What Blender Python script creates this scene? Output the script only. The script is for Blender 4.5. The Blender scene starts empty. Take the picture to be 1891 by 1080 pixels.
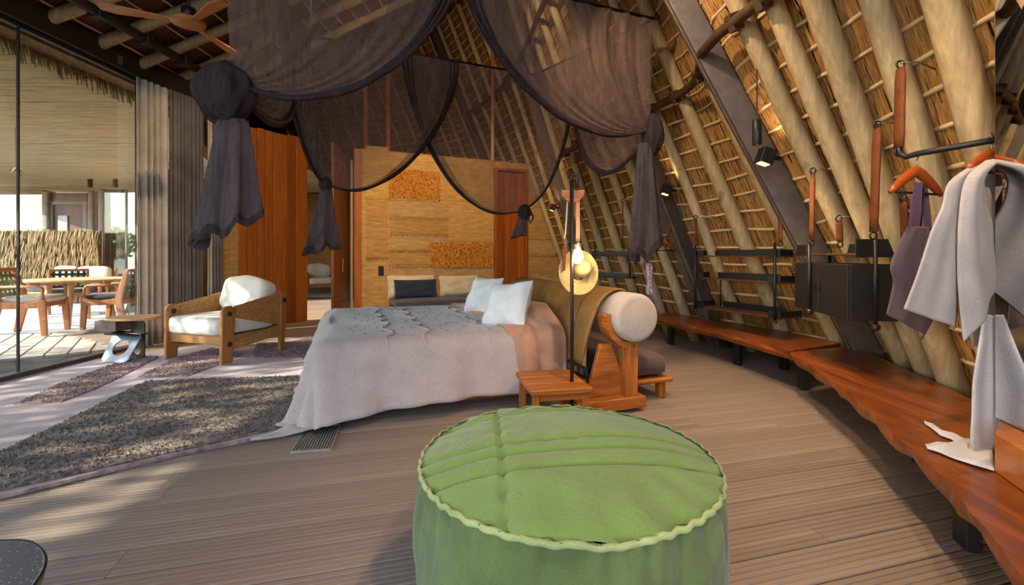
import bpy, bmesh, math, random, bisect
from mathutils import Vector, Matrix
random.seed(7)
sc = bpy.context.scene
COL = sc.collection
PI = math.pi
# ------------------------------------------------------------------ camera
EYE, F, CX, HY = 1.15, 840.0, 945.5, 472.0        # eye height, focal length in pixels, horizon row
cam_d = bpy.data.cameras.new('camera'); cam = bpy.data.objects.new('camera', cam_d); COL.objects.link(cam)
cam.location = (0, 0, EYE); cam.rotation_euler = (PI/2, 0, 0)
cam_d.sensor_fit = 'HORIZONTAL'; cam_d.sensor_width = 36; cam_d.lens = 36*F/1891
cam_d.shift_y = -(540-HY)/1891; cam_d.clip_start = 0.05
sc.camera = cam
# ------------------------------------------------------------------ world, sun, exposure
W = bpy.data.worlds.new('sky'); sc.world = W; W.use_nodes = True
wn = W.node_tree; wn.nodes.clear()
wo = wn.nodes.new('ShaderNodeOutputWorld'); wb = wn.nodes.new('ShaderNodeBackground'); ws = wn.nodes.new('ShaderNodeTexSky')
ws.sky_type = 'NISHITA'; ws.sun_disc = False; ws.sun_elevation = math.radians(32); ws.sun_rotation = math.radians(250); ws.air_density = 1.0; ws.dust_density = 1.5
wb.inputs['Strength'].default_value = 0.72
wn.links.new(ws.outputs[0], wb.inputs[0]); wn.links.new(wb.outputs[0], wo.inputs[0])
sun_d = bpy.data.lights.new('sun', 'SUN'); sun = bpy.data.objects.new('sun', sun_d); COL.objects.link(sun)
sun_d.energy = 12; sun_d.angle = math.radians(0.6); sun_d.color = (1.0, .90, .74)
SUN_DIR = Vector((0.80, 0.42, -0.43)).normalized()
sun.rotation_euler = SUN_DIR.to_track_quat('-Z', 'Y').to_euler(); sun.location = (-12, -6, 8)
sc.view_settings.view_transform = 'Standard'; sc.view_settings.look = 'None'
sc.view_settings.gamma = 1.0; sc.view_settings.use_curve_mapping = False
sc.view_settings.exposure = 0.1
sc.cycles.transparent_max_bounces = 32; sc.cycles.max_bounces = 10; sc.cycles.diffuse_bounces = 5
sc.cycles.use_denoising = True; sc.cycles.sample_clamp_indirect = 6.0
sc.cycles.caustics_reflective = False; sc.cycles.caustics_refractive = False

# ------------------------------------------------------------------ photograph geometry -> metres
def px(x, y, d): return Vector(((x-CX)/F*d, d, EYE-(y-HY)/F*d))
def gp(x, y, z=0.0):
    d = F*(EYE-z)/(y-HY); return Vector(((x-CX)/F*d, d, z))
def vplane(x, y, P, D):          # ray of a pixel against the upright plane through P along D
    r = Vector(((x-CX)/F, 1.0)); det = r.x*(-D[1]) + r.y*D[0]
    d = (P[0]*(-D[1]) + P[1]*D[0])/det
    return px(x, y, d)
U = Vector((math.cos(math.radians(20)), math.sin(math.radians(20)), 0)); V = Vector((-U.y, U.x, 0)); UP = Vector((0, 0, 1))

# ------------------------------------------------------------------ mesh helpers
class MB:
    def __init__(s): s.v = []; s.f = []
    def add(s, vs, fs):
        o = len(s.v); s.v += [Vector(p) for p in vs]; s.f += [tuple(i+o for i in f) for f in fs]; return s
    def box(s, c, size, R=None):
        c = Vector(c); h = Vector(size)*.5; vs = []
        for k in range(8):
            p = Vector((h.x*(1 if k & 1 else -1), h.y*(1 if k & 2 else -1), h.z*(1 if k & 4 else -1)))
            vs.append(c + (R @ p if R else p))
        return s.add(vs, [(0,2,3,1),(4,5,7,6),(0,1,5,4),(2,6,7,3),(0,4,6,2),(1,3,7,5)])
    def bar(s, a, b, w, h, up=UP):      # rectangular bar from a to b
        a = Vector(a); b = Vector(b); x = (b-a).normalized(); y = Vector(up).cross(x)
        if y.length < 1e-4: y = Vector((1,0,0)).cross(x)
        y.normalize(); z = x.cross(y); vs = []
        for p in (a, b):
            for sy, sz in ((-1,-1),(1,-1),(1,1),(-1,1)): vs.append(p + y*w*.5*sy + z*h*.5*sz)
        return s.add(vs, [(3,2,1,0),(4,5,6,7),(0,1,5,4),(1,2,6,5),(2,3,7,6),(3,0,4,7)])
    def tube(s, pts, r, n=8, cap=True, sq=1.0, closed=False, wob=0.0):
        pts = [Vector(p) for p in pts]; m = len(pts); rr = r if isinstance(r, (list, tuple)) else [r]*m
        ref = None; vs = []; fs = []
        for i, p in enumerate(pts):
            if closed: t = pts[(i+1) % m]-pts[i-1]
            else: t = pts[min(i+1, m-1)]-pts[max(i-1, 0)]
            t.normalize()
            if ref is None:
                ref = UP.cross(t)
                if ref.length < .2: ref = Vector((1,0,0)).cross(t)
            ref = (ref - t*ref.dot(t)); ref.normalize(); b = t.cross(ref)
            for k in range(n):
                a = 2*PI*k/n; q = rr[i]*(1+(random.uniform(-wob, wob) if wob else 0))
                vs.append(p + ref*math.cos(a)*q + b*math.sin(a)*q*sq)
        for i in range(m if closed else m-1):
            for k in range(n):
                j = (i+1) % m; fs.append((i*n+k, i*n+(k+1) % n, j*n+(k+1) % n, j*n+k))
        if cap and not closed: fs += [tuple(range(n-1, -1, -1)), tuple((m-1)*n+k for k in range(n))]
        return s.add(vs, fs)
    def lathe(s, prof, n=24, c=(0,0,0), R=None, cap=True):
        c = Vector(c); vs = []; fs = []
        for (r, z) in prof:
            for k in range(n):
                a = 2*PI*k/n; p = Vector((r*math.cos(a), r*math.sin(a), z)); vs.append(c + (R @ p if R else p))
        m = len(prof)
        for i in range(m-1):
            for k in range(n): fs.append((i*n+k, i*n+(k+1) % n, (i+1)*n+(k+1) % n, (i+1)*n+k))
        if cap: fs += [tuple(range(n-1, -1, -1)), tuple((m-1)*n+k for k in range(n))]
        return s.add(vs, fs)
    def prism(s, poly, z0, z1, T=None):   # polygon in xy extruded z0..z1, T maps (x,y,z) to a point
        n = len(poly); T = T or (lambda x, y, z: Vector((x, y, z)))
        A = sum(poly[i][0]*poly[(i+1) % n][1]-poly[(i+1) % n][0]*poly[i][1] for i in range(n))
        if A < 0: poly = poly[::-1]
        vs = [T(x, y, z0) for x, y in poly] + [T(x, y, z1) for x, y in poly]
        return s.add(vs, [tuple(range(n-1, -1, -1)), tuple(range(n, 2*n))] + [(i, (i+1) % n, n+(i+1) % n, n+i) for i in range(n)])
    def grid(s, fn, nu, nv, wrap=False):
        vs = []; cols = nu if wrap else nu+1
        for j in range(nv+1):
            for i in range(cols): vs.append(fn(i/nu, j/nv))
        fs = []
        for j in range(nv):
            for i in range(nu):
                i2 = (i+1) % cols; fs.append((j*cols+i, j*cols+i2, (j+1)*cols+i2, (j+1)*cols+i))
        return s.add(vs, fs)
    def xf(s, M):
        s.v = [M @ p for p in s.v]; return s
    def mesh(s, name):
        me = bpy.data.meshes.new(name); me.from_pydata([tuple(p) for p in s.v], [], s.f); me.update()
        bm = bmesh.new(); bm.from_mesh(me); bmesh.ops.recalc_face_normals(bm, faces=bm.faces); bm.to_mesh(me); bm.free()
        return me
    def build(s, name, m, parent=None, smooth=False, bevel=0, solid=0, sub=0, local=False, recalc=True, ang=None):
        vs = s.v; loc = None
        if parent is not None and not local:
            Mi = MW[parent.name].inverted(); s.v = [Mi @ p for p in vs]
        elif parent is None and not local:
            xs = [p.x for p in vs]; ys = [p.y for p in vs]; zs = [p.z for p in vs]
            loc = Vector(((min(xs)+max(xs))/2, (min(ys)+max(ys))/2, min(zs))); s.v = [p-loc for p in vs]
        me = s.mesh(name) if recalc else bpy.data.meshes.new(name)
        if not recalc: me.from_pydata([tuple(p) for p in s.v], [], s.f); me.update()
        o = bpy.data.objects.new(name, me); COL.objects.link(o)
        if loc is not None: o.location = loc
        if parent is not None: o.parent = parent; MW[o.name] = MW[parent.name].copy()
        else: MW[o.name] = Matrix.Translation(loc or Vector())
        if m: me.materials.append(m)
        if smooth: me.shade_smooth()
        if solid:
            md = o.modifiers.new('thickness', 'SOLIDIFY'); md.thickness = solid; md.offset = 0
        if bevel:
            md = o.modifiers.new('bevel', 'BEVEL'); md.width = bevel; md.segments = 2; md.limit_method = 'ANGLE'; md.angle_limit = math.radians(40)
            if not smooth: me.shade_smooth(); wm = o.modifiers.new('wn', 'WEIGHTED_NORMAL'); wm.keep_sharp = True
        if sub:
            md = o.modifiers.new('sub', 'SUBSURF'); md.levels = sub; md.render_levels = sub
        return o
MW = {}
def tag(o, label, cat, group=None):
    o['label'] = label; o['category'] = cat
    if group: o['group'] = group
    return o
def struct(o, label=None):
    o['kind'] = 'structure'
    if label: o['label'] = label
    return o
def thing(name, loc, rz=0, label=None, cat=None, group=None):
    o = bpy.data.objects.new(name, None); COL.objects.link(o); o.empty_display_size = .1
    o.location = loc; o.rotation_euler = (0, 0, rz); MW[o.name] = Matrix.Translation(Vector(loc)) @ Matrix.Rotation(rz, 4, 'Z')
    if label: tag(o, label, cat, group)
    return o
def copy_tree(o, parent=None):
    c = o.copy(); COL.objects.link(c); c.parent = parent
    for ch in list(o.children): copy_tree(ch, c)
    return c
def place(o, loc, rz, label):
    o.location = loc; o.rotation_euler = (0, 0, rz); o['label'] = label; return o

def bez(P, t):
    a, b, c, d = P; s = 1-t
    return a*(s**3) + b*(3*s*s*t) + c*(3*s*t*t) + d*(t**3)
def lerp(a, b, t): return a + (b-a)*t
def smooth_path(pts, n):
    pts = [Vector(p) for p in pts]; out = []
    for i in range(len(pts)-1):
        p0 = pts[max(i-1, 0)]; p1 = pts[i]; p2 = pts[i+1]; p3 = pts[min(i+2, len(pts)-1)]
        for k in range(n):
            t = k/n; out.append(.5*((2*p1)+(p2-p0)*t+(2*p0-5*p1+4*p2-p3)*t*t+(3*p1-p0-3*p2+p3)*t**3))
    out.append(pts[-1]); return out
def sq(a, e): return math.copysign(abs(a)**e, a)
def cushion(mb, sx, sy, sz, e1=.35, e2=.35, nu=32, nv=16, M=None, dent=None):   # rounded box
    def fn(u, v):
        th = 2*PI*u; ph = PI*(v-.5)*.9999
        p = Vector((sx/2*sq(math.cos(ph), e1)*sq(math.cos(th), e2), sy/2*sq(math.cos(ph), e1)*sq(math.sin(th), e2), sz/2*sq(math.sin(ph), e1)))
        if dent: p = dent(p)
        return M @ p if M else p
    return mb.grid(fn, nu, nv, wrap=True)
def pillow(mb, w, h, t, M, n=22, ears=.09, wr=.012, seed=0):                    # square scatter pillow, pointed corners
    rnd = random.Random(seed); ph = [rnd.uniform(0, 6) for _ in range(6)]
    for sgn in (1, -1):
        def fn(a, b):
            u = 2*a-1; v = 2*b-1
            x = u*w/2*(1-ears*(1-v*v)**1*abs(u)); y = v*h/2*(1-ears*(1-u*u)*abs(v))
            k = max(0, (1-u**4)*(1-v**4))**.62
            z = sgn*t/2*k + wr*k**.5*(math.sin(5*u+3*v+ph[0])+.6*math.sin(9*v-4*u+ph[1])+.5*math.sin(13*u+ph[2]))*sgn
            return M @ Vector((x, y, z))
        mb.grid(fn, n, n)
    return mb
def frame(o, x, y, z):       # matrix from origin and three axes
    return Matrix(((x[0], y[0], z[0], o[0]), (x[1], y[1], z[1], o[1]), (x[2], y[2], z[2], o[2]), (0,0,0,1)))
def axes(z, up=UP):          # frame whose z points along a given normal, y leaning up
    z = Vector(z).normalized(); x = Vector(up).cross(z).normalized(); return x, z.cross(x), z

# ------------------------------------------------------------------ procedural materials
def lin(c):
    return tuple((v/255/12.92 if v/255 <= .04045 else ((v/255+.055)/1.055)**2.4) for v in c) + (1,)
def newmat(name):
    m = bpy.data.materials.new(name); m.use_nodes = True; t = m.node_tree
    b = t.nodes['Principled BSDF']; return m, t, b
def mapped(t, scale, rot=(0,0,0), coord='Object'):
    tc = t.nodes.new('ShaderNodeTexCoord'); mp = t.nodes.new('ShaderNodeMapping')
    mp.inputs['Scale'].default_value = scale; mp.inputs['Rotation'].default_value = rot
    if coord == 'World':
        ge = t.nodes.new('ShaderNodeNewGeometry'); t.links.new(ge.outputs['Position'], mp.inputs['Vector'])
    else: t.links.new(tc.outputs[coord], mp.inputs['Vector'])
    return mp
def noise(t, mp, scale, detail=4, rough=.55, dist=0):
    n = t.nodes.new('ShaderNodeTexNoise'); n.inputs['Scale'].default_value = scale; n.inputs['Detail'].default_value = detail
    n.inputs['Roughness'].default_value = rough; n.inputs['Distortion'].default_value = dist
    t.links.new(mp.outputs[0], n.inputs['Vector']); return n
def ramp(t, src, stops):
    r = t.nodes.new('ShaderNodeValToRGB'); e = r.color_ramp.elements
    e[0].position, e[0].color = stops[0]; e[1].position, e[1].color = stops[-1]
    for p, c in stops[1:-1]: q = e.new(p); q.color = c
    t.links.new(src, r.inputs['Fac']); return r
def bump(t, src, b, strength, dist=.01, prev=None):
    n = t.nodes.new('ShaderNodeBump'); n.inputs['Strength'].default_value = strength; n.inputs['Distance'].default_value = dist
    t.links.new(src, n.inputs['Height'])
    if prev: t.links.new(prev.outputs[0], n.inputs['Normal'])
    t.links.new(n.outputs[0], b.inputs['Normal']); return n
def mul(t, a, b_, fac=1.0, mode='MULTIPLY'):
    m = t.nodes.new('ShaderNodeMix'); m.data_type = 'RGBA'; m.blend_type = mode; m.inputs['Factor'].default_value = fac
    t.links.new(a, m.inputs['A'])
    if hasattr(b_, 'links'): t.links.new(b_, m.inputs['B'])
    else: m.inputs['B'].default_value = b_
    return m.outputs['Result']
def per_object(t, lo, hi):
    oi = t.nodes.new('ShaderNodeObjectInfo'); return ramp(t, oi.outputs['Random'], [(0, (lo,lo,lo,1)), (1, (hi,hi,hi,1))]).outputs[0]
def wood(name, c1, c2, axis='X', rough=.5, fine=14, vary=(.85, 1.1), strength=.25, coord='Object', rot=(0,0,0), knots=0, dist=1.4):
    m, t, b = newmat(name); s = {'X': (.9, fine, fine), 'Y': (fine, .9, fine), 'Z': (fine, fine, .9)}[axis]
    mp = mapped(t, s, rot, coord); n = noise(t, mp, 1.6, 7, .62, dist)
    r = ramp(t, n.outputs['Fac'], [(.3, lin(c1)), (.52, lin([(p+q)/2 for p, q in zip(c1, c2)])), (.72, lin(c2))])
    col = mul(t, r.outputs[0], per_object(t, *vary))
    if knots:
        k = noise(t, mapped(t, (1,1,1), rot, coord), knots, 2); kr = ramp(t, k.outputs['Fac'], [(.28, (.35,.3,.25,1)), (.36, (1,1,1,1))])
        col = mul(t, col, kr.outputs[0], .8)
    t.links.new(col, b.inputs['Base Color']); b.inputs['Roughness'].default_value = rough
    bump(t, n.outputs['Fac'], b, strength, .004); return m
def fabric(name, c, vary=.16, weave=260, rough=.9, strength=.35, big=5, sheen=.2, coord='Object', crease=0):
    m, t, b = newmat(name); mp = mapped(t, (1,1,1), coord=coord)
    n1 = noise(t, mp, big, 5, .6, .3); n2 = noise(t, mp, weave, 2, .6)
    d = [v*(1-vary) for v in c]; l = [min(255, v*(1+vary*.7)) for v in c]
    r = ramp(t, n1.outputs['Fac'], [(.3, lin(d)), (.7, lin(l))]); r2 = ramp(t, n2.outputs['Fac'], [(.3, (.72,.72,.72,1)), (.7, (1.1,1.1,1.1,1))])
    t.links.new(mul(t, r.outputs[0], r2.outputs[0], .8), b.inputs['Base Color'])
    b.inputs['Roughness'].default_value = rough; b.inputs['Sheen Weight'].default_value = sheen; b.inputs['Specular IOR Level'].default_value = .15
    pv = bump(t, n2.outputs['Fac'], b, strength, .002)
    if crease:
        n3 = noise(t, mapped(t, (1,1,1), coord=coord), crease, 4, .6, 1.2); bump(t, n3.outputs['Fac'], b, .55, .03, pv)
    return m
def plain(name, c, rough=.5, metal=0, var=.08, scale=30, spec=.5, strength=.08):
    m, t, b = newmat(name); n = noise(t, mapped(t, (1,1,1)), scale, 4)
    r = ramp(t, n.outputs['Fac'], [(.3, lin([v*(1-var) for v in c])), (.7, lin([min(255, v*(1+var)) for v in c]))])
    t.links.new(r.outputs[0], b.inputs['Base Color']); b.inputs['Roughness'].default_value = rough; b.inputs['Metallic'].default_value = metal
    b.inputs['Specular IOR Level'].default_value = spec
    if strength: bump(t, n.outputs['Fac'], b, strength, .003)
    return m
def sheer(name, c, dens):
    m, t, b = newmat(name); out = t.nodes['Material Output']
    mp = mapped(t, (1,1,1), coord='World'); n = noise(t, mp, 7, 4, .6)
    n2 = noise(t, mapped(t, (40,40,3), coord='World'), 1.0, 3)
    r = ramp(t, n.outputs['Fac'], [(.3, (max(0,dens-.08),)*3+(1,)), (.7, (min(1,dens+.07),)*3+(1,))])
    r2 = ramp(t, n2.outputs['Fac'], [(.3, lin([v*.85 for v in c])), (.7, lin([v*1.15 for v in c]))])
    df = t.nodes.new('ShaderNodeBsdfDiffuse'); tl = t.nodes.new('ShaderNodeBsdfTranslucent'); tr = t.nodes.new('ShaderNodeBsdfTransparent')
    a = t.nodes.new('ShaderNodeMixShader'); a.inputs[0].default_value = .35; x = t.nodes.new('ShaderNodeMixShader')
    for s in (df, tl): t.links.new(r2.outputs[0], s.inputs['Color'])
    t.links.new(df.outputs[0], a.inputs[1]); t.links.new(tl.outputs[0], a.inputs[2])
    t.links.new(r.outputs[0], x.inputs[0]); t.links.new(tr.outputs[0], x.inputs[1]); t.links.new(a.outputs[0], x.inputs[2])
    t.links.new(x.outputs[0], out.inputs[0]); t.nodes.remove(b); return m
def glass(name, tint=(.96,.98,.97), refl=.03):
    m, t, b = newmat(name); out = t.nodes['Material Output']; t.nodes.remove(b)
    tr = t.nodes.new('ShaderNodeBsdfTransparent'); tr.inputs[0].default_value = tint+(1,)
    gl = t.nodes.new('ShaderNodeBsdfGlossy'); gl.inputs['Roughness'].default_value = .02
    lw = t.nodes.new('ShaderNodeFresnel'); lw.inputs[0].default_value = 1.45
    sc_ = t.nodes.new('ShaderNodeMath'); sc_.operation = 'MULTIPLY'; sc_.inputs[1].default_value = refl/.04*.25
    x = t.nodes.new('ShaderNodeMixShader'); t.links.new(lw.outputs[0], sc_.inputs[0]); t.links.new(sc_.outputs[0], x.inputs[0])
    t.links.new(tr.outputs[0], x.inputs[1]); t.links.new(gl.outputs[0], x.inputs[2]); t.links.new(x.outputs[0], out.inputs[0]); return m
def glow(name, c, s):
    m, t, b = newmat(name); b.inputs['Base Color'].default_value = lin(c); b.inputs['Emission Color'].default_value = lin(c); b.inputs['Emission Strength'].default_value = s; return m

M = {}
M['floor'] = wood('ribbed_deck_board', (132,114,100), (164,146,128), 'X', .62, 9, (.9, 1.08), .15)
M['subfloor'] = plain('dark_subfloor', (52,46,42), .9)
M['rafter'] = wood('peeled_pole', (156,135,102), (200,180,142), 'Z', .75, 20, (.88, 1.08), .5, knots=3.5, dist=.35)
M['batten'] = wood('pale_stick', (196,170,128), (232,214,180), 'Y', .8, 22, (.92, 1.06), .4)
M['steel'] = plain('bronze_steel', (100,90,86), .5, .35, .1, 12)
M['pipe'] = plain('brown_steel_pipe', (84,66,50), .5, .4, .15, 14)
M['darkpipe'] = plain('dark_pipe', (52,46,44), .5, .3)
M['beam'] = plain('dark_bronze_beam', (50,43,37), .55, .25)
M['black'] = plain('black_powder_coat', (30,29,31), .45, .2, .1, 60)
M['blackdoor'] = plain('charcoal_panel', (26,25,27), .55, .1, .1, 90)
M['leather'] = fabric('saddle_leather', (116,66,38), .14, 140, .55, .2, 9, 0)
M['slab'] = wood('polished_slab_wood', (96,46,18), (174,94,40), 'Y', .28, 7, (.95, 1.05), .12, rot=(0,0,.2), knots=2.4)
M['oak'] = wood('oiled_oak', (148,92,42), (192,132,72), 'Z', .42, 13, (.92, 1.06), .15)
M['oakx'] = wood('oiled_oak_across', (150,100,52), (202,152,98), 'X', .45, 13, (.92, 1.06), .15)
M['teak'] = wood('teak', (138,76,28), (204,128,60), 'X', .35, 11, (.95, 1.05), .12)
M['teakz'] = wood('teak_upright', (138,76,28), (204,128,60), 'Z', .35, 11, (.95, 1.05), .12)
M['panelwood'] = wood('warm_wall_board', (142,72,18), (190,108,36), 'Z', .42, 12, (.62, 1.12), .12)
M['darkwood'] = wood('dark_shelf_wood', (66,42,28), (100,66,44), 'Y', .5, 12)
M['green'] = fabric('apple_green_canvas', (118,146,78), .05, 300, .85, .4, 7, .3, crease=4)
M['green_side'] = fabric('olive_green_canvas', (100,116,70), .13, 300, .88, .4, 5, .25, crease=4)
M['green_trim'] = fabric('pale_green_welt', (166,182,122), .1, 300, .85)
M['coverlet'] = fabric('mauve_grey_linen', (186,172,168), .045, 170, .92, .6, 6, .3)
M['peach'] = fabric('peach_linen', (186,140,112), .12, 170, .92, .6, 6, .3)  # same linen as the coverlet, warm lamp light put into the colour
M['white'] = fabric('white_linen', (226,232,238), .05, 220, .9, .3, 4)
M['offwhite'] = fabric('offwhite_linen', (228,226,220), .06, 220, .9, .3, 4)
M['cream'] = fabric('cream_linen', (212,196,168), .08, 220, .9)
M['navy'] = fabric('navy_cotton', (46,54,70), .15, 200, .9)
M['charcoal'] = fabric('charcoal_cotton', (72,72,78), .12, 200, .92)
M['bolster'] = fabric('pale_grey_linen', (184,172,164), .08, 240, .92, .5)
M['tan'] = fabric('waxed_tan_canvas', (146,110,64), .16, 160, .6, .25, 4, 0, crease=5)
M['plum'] = fabric('plum_grey_canvas', (92,72,70), .14, 200, .9)
M['curt'] = fabric('linen_curtain', (204,194,178), .12, 180, .95, .4, 3, coord='World')
M['curtd'] = fabric('charcoal_curtain', (114,108,106), .16, 180, .95, .4, 3, coord='World')
M['robe'] = fabric('grey_linen_robe', (186,178,178), .07, 260, .92, .4, 6)
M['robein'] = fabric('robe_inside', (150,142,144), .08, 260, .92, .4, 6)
M['robepeach'] = fabric('robe_lapel', (188,164,150), .08, 260, .92, .4, 6)
M['dress'] = fabric('plum_grey_dress', (104,90,102), .1, 240, .9)
M['violet'] = fabric('violet_ribbon', (110,80,112), .12, 240, .8)
M['sash'] = fabric('pale_linen_sash', (206,204,208), .06, 240, .92)
M['net'] = sheer('sheer_netting', (128,108,102), .56)
M['net2'] = sheer('gathered_netting', (102,92,98), .76)
M['net3'] = sheer('dense_netting', (74,64,67), .95)
M['glass'] = glass('window_glass')
M['straw'] = fabric('straw', (214,188,130), .15, 60, .85)
M['hanger'] = wood('hanger_wood', (146,62,18), (190,92,36), 'X', .3, 10)
M['fan'] = wood('fan_wood', (176,106,58), (214,148,92), 'X', .4, 9)
M['chrome'] = plain('brushed_metal', (170,165,158), .3, .9)
# ================================================================== THE SHELL
def burlap(name, c, sx=150, sz=150, vary=.14):
    m, t, b = newmat(name)
    wv = []
    for ax, s in (('X', sx), ('Z', sz)):
        w = t.nodes.new('ShaderNodeTexWave'); w.bands_direction = ax; w.inputs['Scale'].default_value = s/9; w.inputs['Distortion'].default_value = 1.5; w.inputs['Detail'].default_value = 2
        mp = mapped(t, (1,1,1)); t.links.new(mp.outputs[0], w.inputs['Vector']); wv.append(ramp(t, w.outputs['Fac'], [(0, (.62,.62,.62,1)), (1, (1.1,1.1,1.1,1))]).outputs[0])
    n = noise(t, mapped(t, (1,1,6)), 5, 6, .65); r = ramp(t, n.outputs['Fac'], [(.3, lin([v*(1-vary) for v in c])), (.7, lin([min(255, v*(1+vary)) for v in c]))])
    col = mul(t, mul(t, r.outputs[0], wv[0], .6), wv[1], .6); t.links.new(col, b.inputs['Base Color']); b.inputs['Roughness'].default_value = .95
    n2 = noise(t, mapped(t, (1,1,1)), 160, 2); bump(t, n2.outputs['Fac'], b, .6, .006); return m
M['burlap'] = burlap('woven_burlap', (194,150,88)); M['burlap2'] = burlap('fine_burlap', (206,162,96), 220, 220); M['burlap3'] = burlap('pale_burlap', (198,160,108), 90, 260)
M['shag'] = plain('amber_shag', (206,138,58), .95, 0, .3, 60)
def thatchmat():
    m, t, b = newmat('golden_thatch'); mp = mapped(t, (2.2, 75, 2.2), coord='World')
    dn = noise(t, mapped(t, (1,1,1), coord='World'), 5, 3)
    ad = t.nodes.new('ShaderNodeVectorMath'); ad.operation = 'MULTIPLY_ADD'; ad.inputs[1].default_value = (3,3,3)
    t.links.new(dn.outputs['Color'], ad.inputs[0]); t.links.new(mp.outputs[0], ad.inputs[2])
    n = t.nodes.new('ShaderNodeTexNoise'); n.inputs['Scale'].default_value = 1.0; n.inputs['Detail'].default_value = 4; t.links.new(ad.outputs[0], n.inputs['Vector'])
    r = ramp(t, n.outputs['Fac'], [(.28, lin((62,38,16))), (.45, lin((128,86,38))), (.6, lin((172,122,58))), (.78, lin((214,168,96)))])
    b.inputs['Roughness'].default_value = .85; t.links.new(r.outputs[0], b.inputs['Base Color']); bump(t, n.outputs['Fac'], b, .9, .02); return m
M['thatch'] = thatchmat()
M['reed'] = wood('reed_stem', (120,80,36), (206,160,90), 'Z', .7, 6, (1,1), .1, coord='World')
M['reed'].node_tree.nodes['Mapping'].inputs['Scale'].default_value = (8, 60, 1.2)

# ---- floor of ribbed boards
fl = struct(MB().prism([(-4.72,-3),(4.2,-3),(4.2,13.5),(-4.3,13.5),(-7,13.5),(-7,9),(-4.72,6.3)], -.08, -.02).build('floor', M['subfloor'], local=True))
BW, NR = .17, 6
prof = []
for k in range(NR):
    a = -BW/2 + .003 + k*(BW-.006)/NR; w = (BW-.006)/NR
    prof += [(a, -.005), (a+.15*w, 0), (a+.85*w, 0), (a+w, -.005)]
prof = [(-BW/2+.003, -.02)] + prof + [(BW/2-.003, -.02)]
pl = MB().prism([(y, z) for y, z in prof], 0, 1, T=lambda y, z, x: Vector((x, y, z)))
plank_me = pl.mesh('plank'); plank_me.materials.append(M['floor'])
fa = math.radians(15); fu = Vector((math.cos(fa), math.sin(fa), 0)); fv = Vector((-fu.y, fu.x, 0))
rnd = random.Random(3); w = -1.2; npl = 0
while w < 13.2:
    def sx(X): return (X + w*fu.y)/fu.x           # s where the row crosses a given X
    def ok(s): p = fu*s + fv*w; return p.y > -1.6
    lo = sx(-4.70); hi = sx(3.75)
    if w > 6.6: lo = sx(-4.70-min(2.2, (w-6.6)*1.2))
    cuts = [lo]; s = lo + rnd.uniform(1.6, 3.4)
    while s < hi-1.0: cuts.append(s); s += rnd.uniform(2.8, 3.6)
    cuts.append(hi)
    for a, b_ in zip(cuts[:-1], cuts[1:]):
        o = bpy.data.objects.new('plank', plank_me); COL.objects.link(o); o.parent = fl
        p = fu*a + fv*w; o.location = p; o.rotation_euler = (0, 0, fa); o.scale = (b_-a-.002, 1, 1); npl += 1
    w += BW
# ---- thatched roof that comes down to the ground on the right:  x = base(y) - lean(y) z
BT = [(-1,1.9),(0,2.2),(1,2.48),(1.7,2.66),(2.78,2.98),(3.5,3.25),(4.0,3.36),(4.6,3.32),(5.46,2.98),(6.34,2.5),(8,1.95),(10,1.6),(12,.9),(13.5,-.6),(15,-3.2),(16,-5.5),(17,-9)]
LT = [(-1,.28),(1.7,.29),(2.5,.34),(2.9,.38),(3.3,.46),(3.75,.53),(4.3,.48),(5,.42),(6.5,.36),(8,.31),(10,.34),(12,.40),(17,.4)]
def herm(T, x):
    i = max(0, min(len(T)-2, bisect.bisect([a for a, b in T], x)-1))
    def m(k):
        k0 = max(0, k-1); k1 = min(len(T)-1, k+1); return (T[k1][1]-T[k0][1])/(T[k1][0]-T[k0][0])
    h = T[i+1][0]-T[i][0]; t = max(0, min(1, (x-T[i][0])/h))
    return (2*t**3-3*t*t+1)*T[i][1]+(t**3-2*t*t+t)*h*m(i)+(-2*t**3+3*t*t)*T[i+1][1]+(t**3-t*t)*h*m(i+1)
def RX(y, z): return herm(BT, y)-herm(LT, y)*z
def roof_pt(y, z, off=0):               # point on the thatch, moved inwards by off
    e = .05; ty = Vector((RX(y+e, z)-RX(y-e, z), 2*e, 0)); tz = Vector((RX(y, z+.1)-RX(y, z-.1), 0, .2)); n = ty.cross(tz).normalized()
    if n.x > 0: n = -n
    return Vector((RX(y, z), y, z)) + n*off
def roof_hit(x, y, off=0):
    xn = (x-CX)/F; yn = (HY-y)/F; d = .5
    while d < 17:
        z = EYE+yn*d
        if RX(d, z)-off < xn*d: break
        d += .005
    return Vector((xn*d, d, EYE+yn*d))
ZT = 9.4
wr = MB(); wr.grid(lambda a, b: roof_pt(-1+18*a, -.05+(ZT+.05)*b, -.02), 120, 14)
wall_r = wr.build('wall_right', M['thatch'], local=True, smooth=True); struct(wall_r)
md = wall_r.modifiers.new('thickness', 'SOLIDIFY'); md.thickness = .16; md.offset = 1
RAF = [.45,.85,1.25,1.66,2.06,2.42,2.83,3.13,3.40,4.32,5.0,5.5,6.2,6.65,7.18,7.78,8.4,9.0,9.6,10.2,10.8,11.35,11.85,12.3,12.7,13.05,13.4,13.75,14.1,14.4,14.7,15.0,15.3,15.55,15.8,16.05,16.3,16.5,16.7,16.85]
rnd = random.Random(5)
for y in RAF:
    r = rnd.uniform(.062, .076) if y < 5.2 else rnd.uniform(.055, .066); pts = []; ph = rnd.uniform(0, 6)
    for k in range(17):
        z = -.04 + (ZT)*k/16; p = roof_pt(y, z, r+.022); p.y += .012*math.sin(k*1.1+ph); pts.append(p)
    MB().tube(pts, [r*(1.08-.015*k+rnd.uniform(-.03,.03)) for k in range(17)], 10).build('rafter', M['rafter'], wall_r, smooth=True)
z = .14
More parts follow.
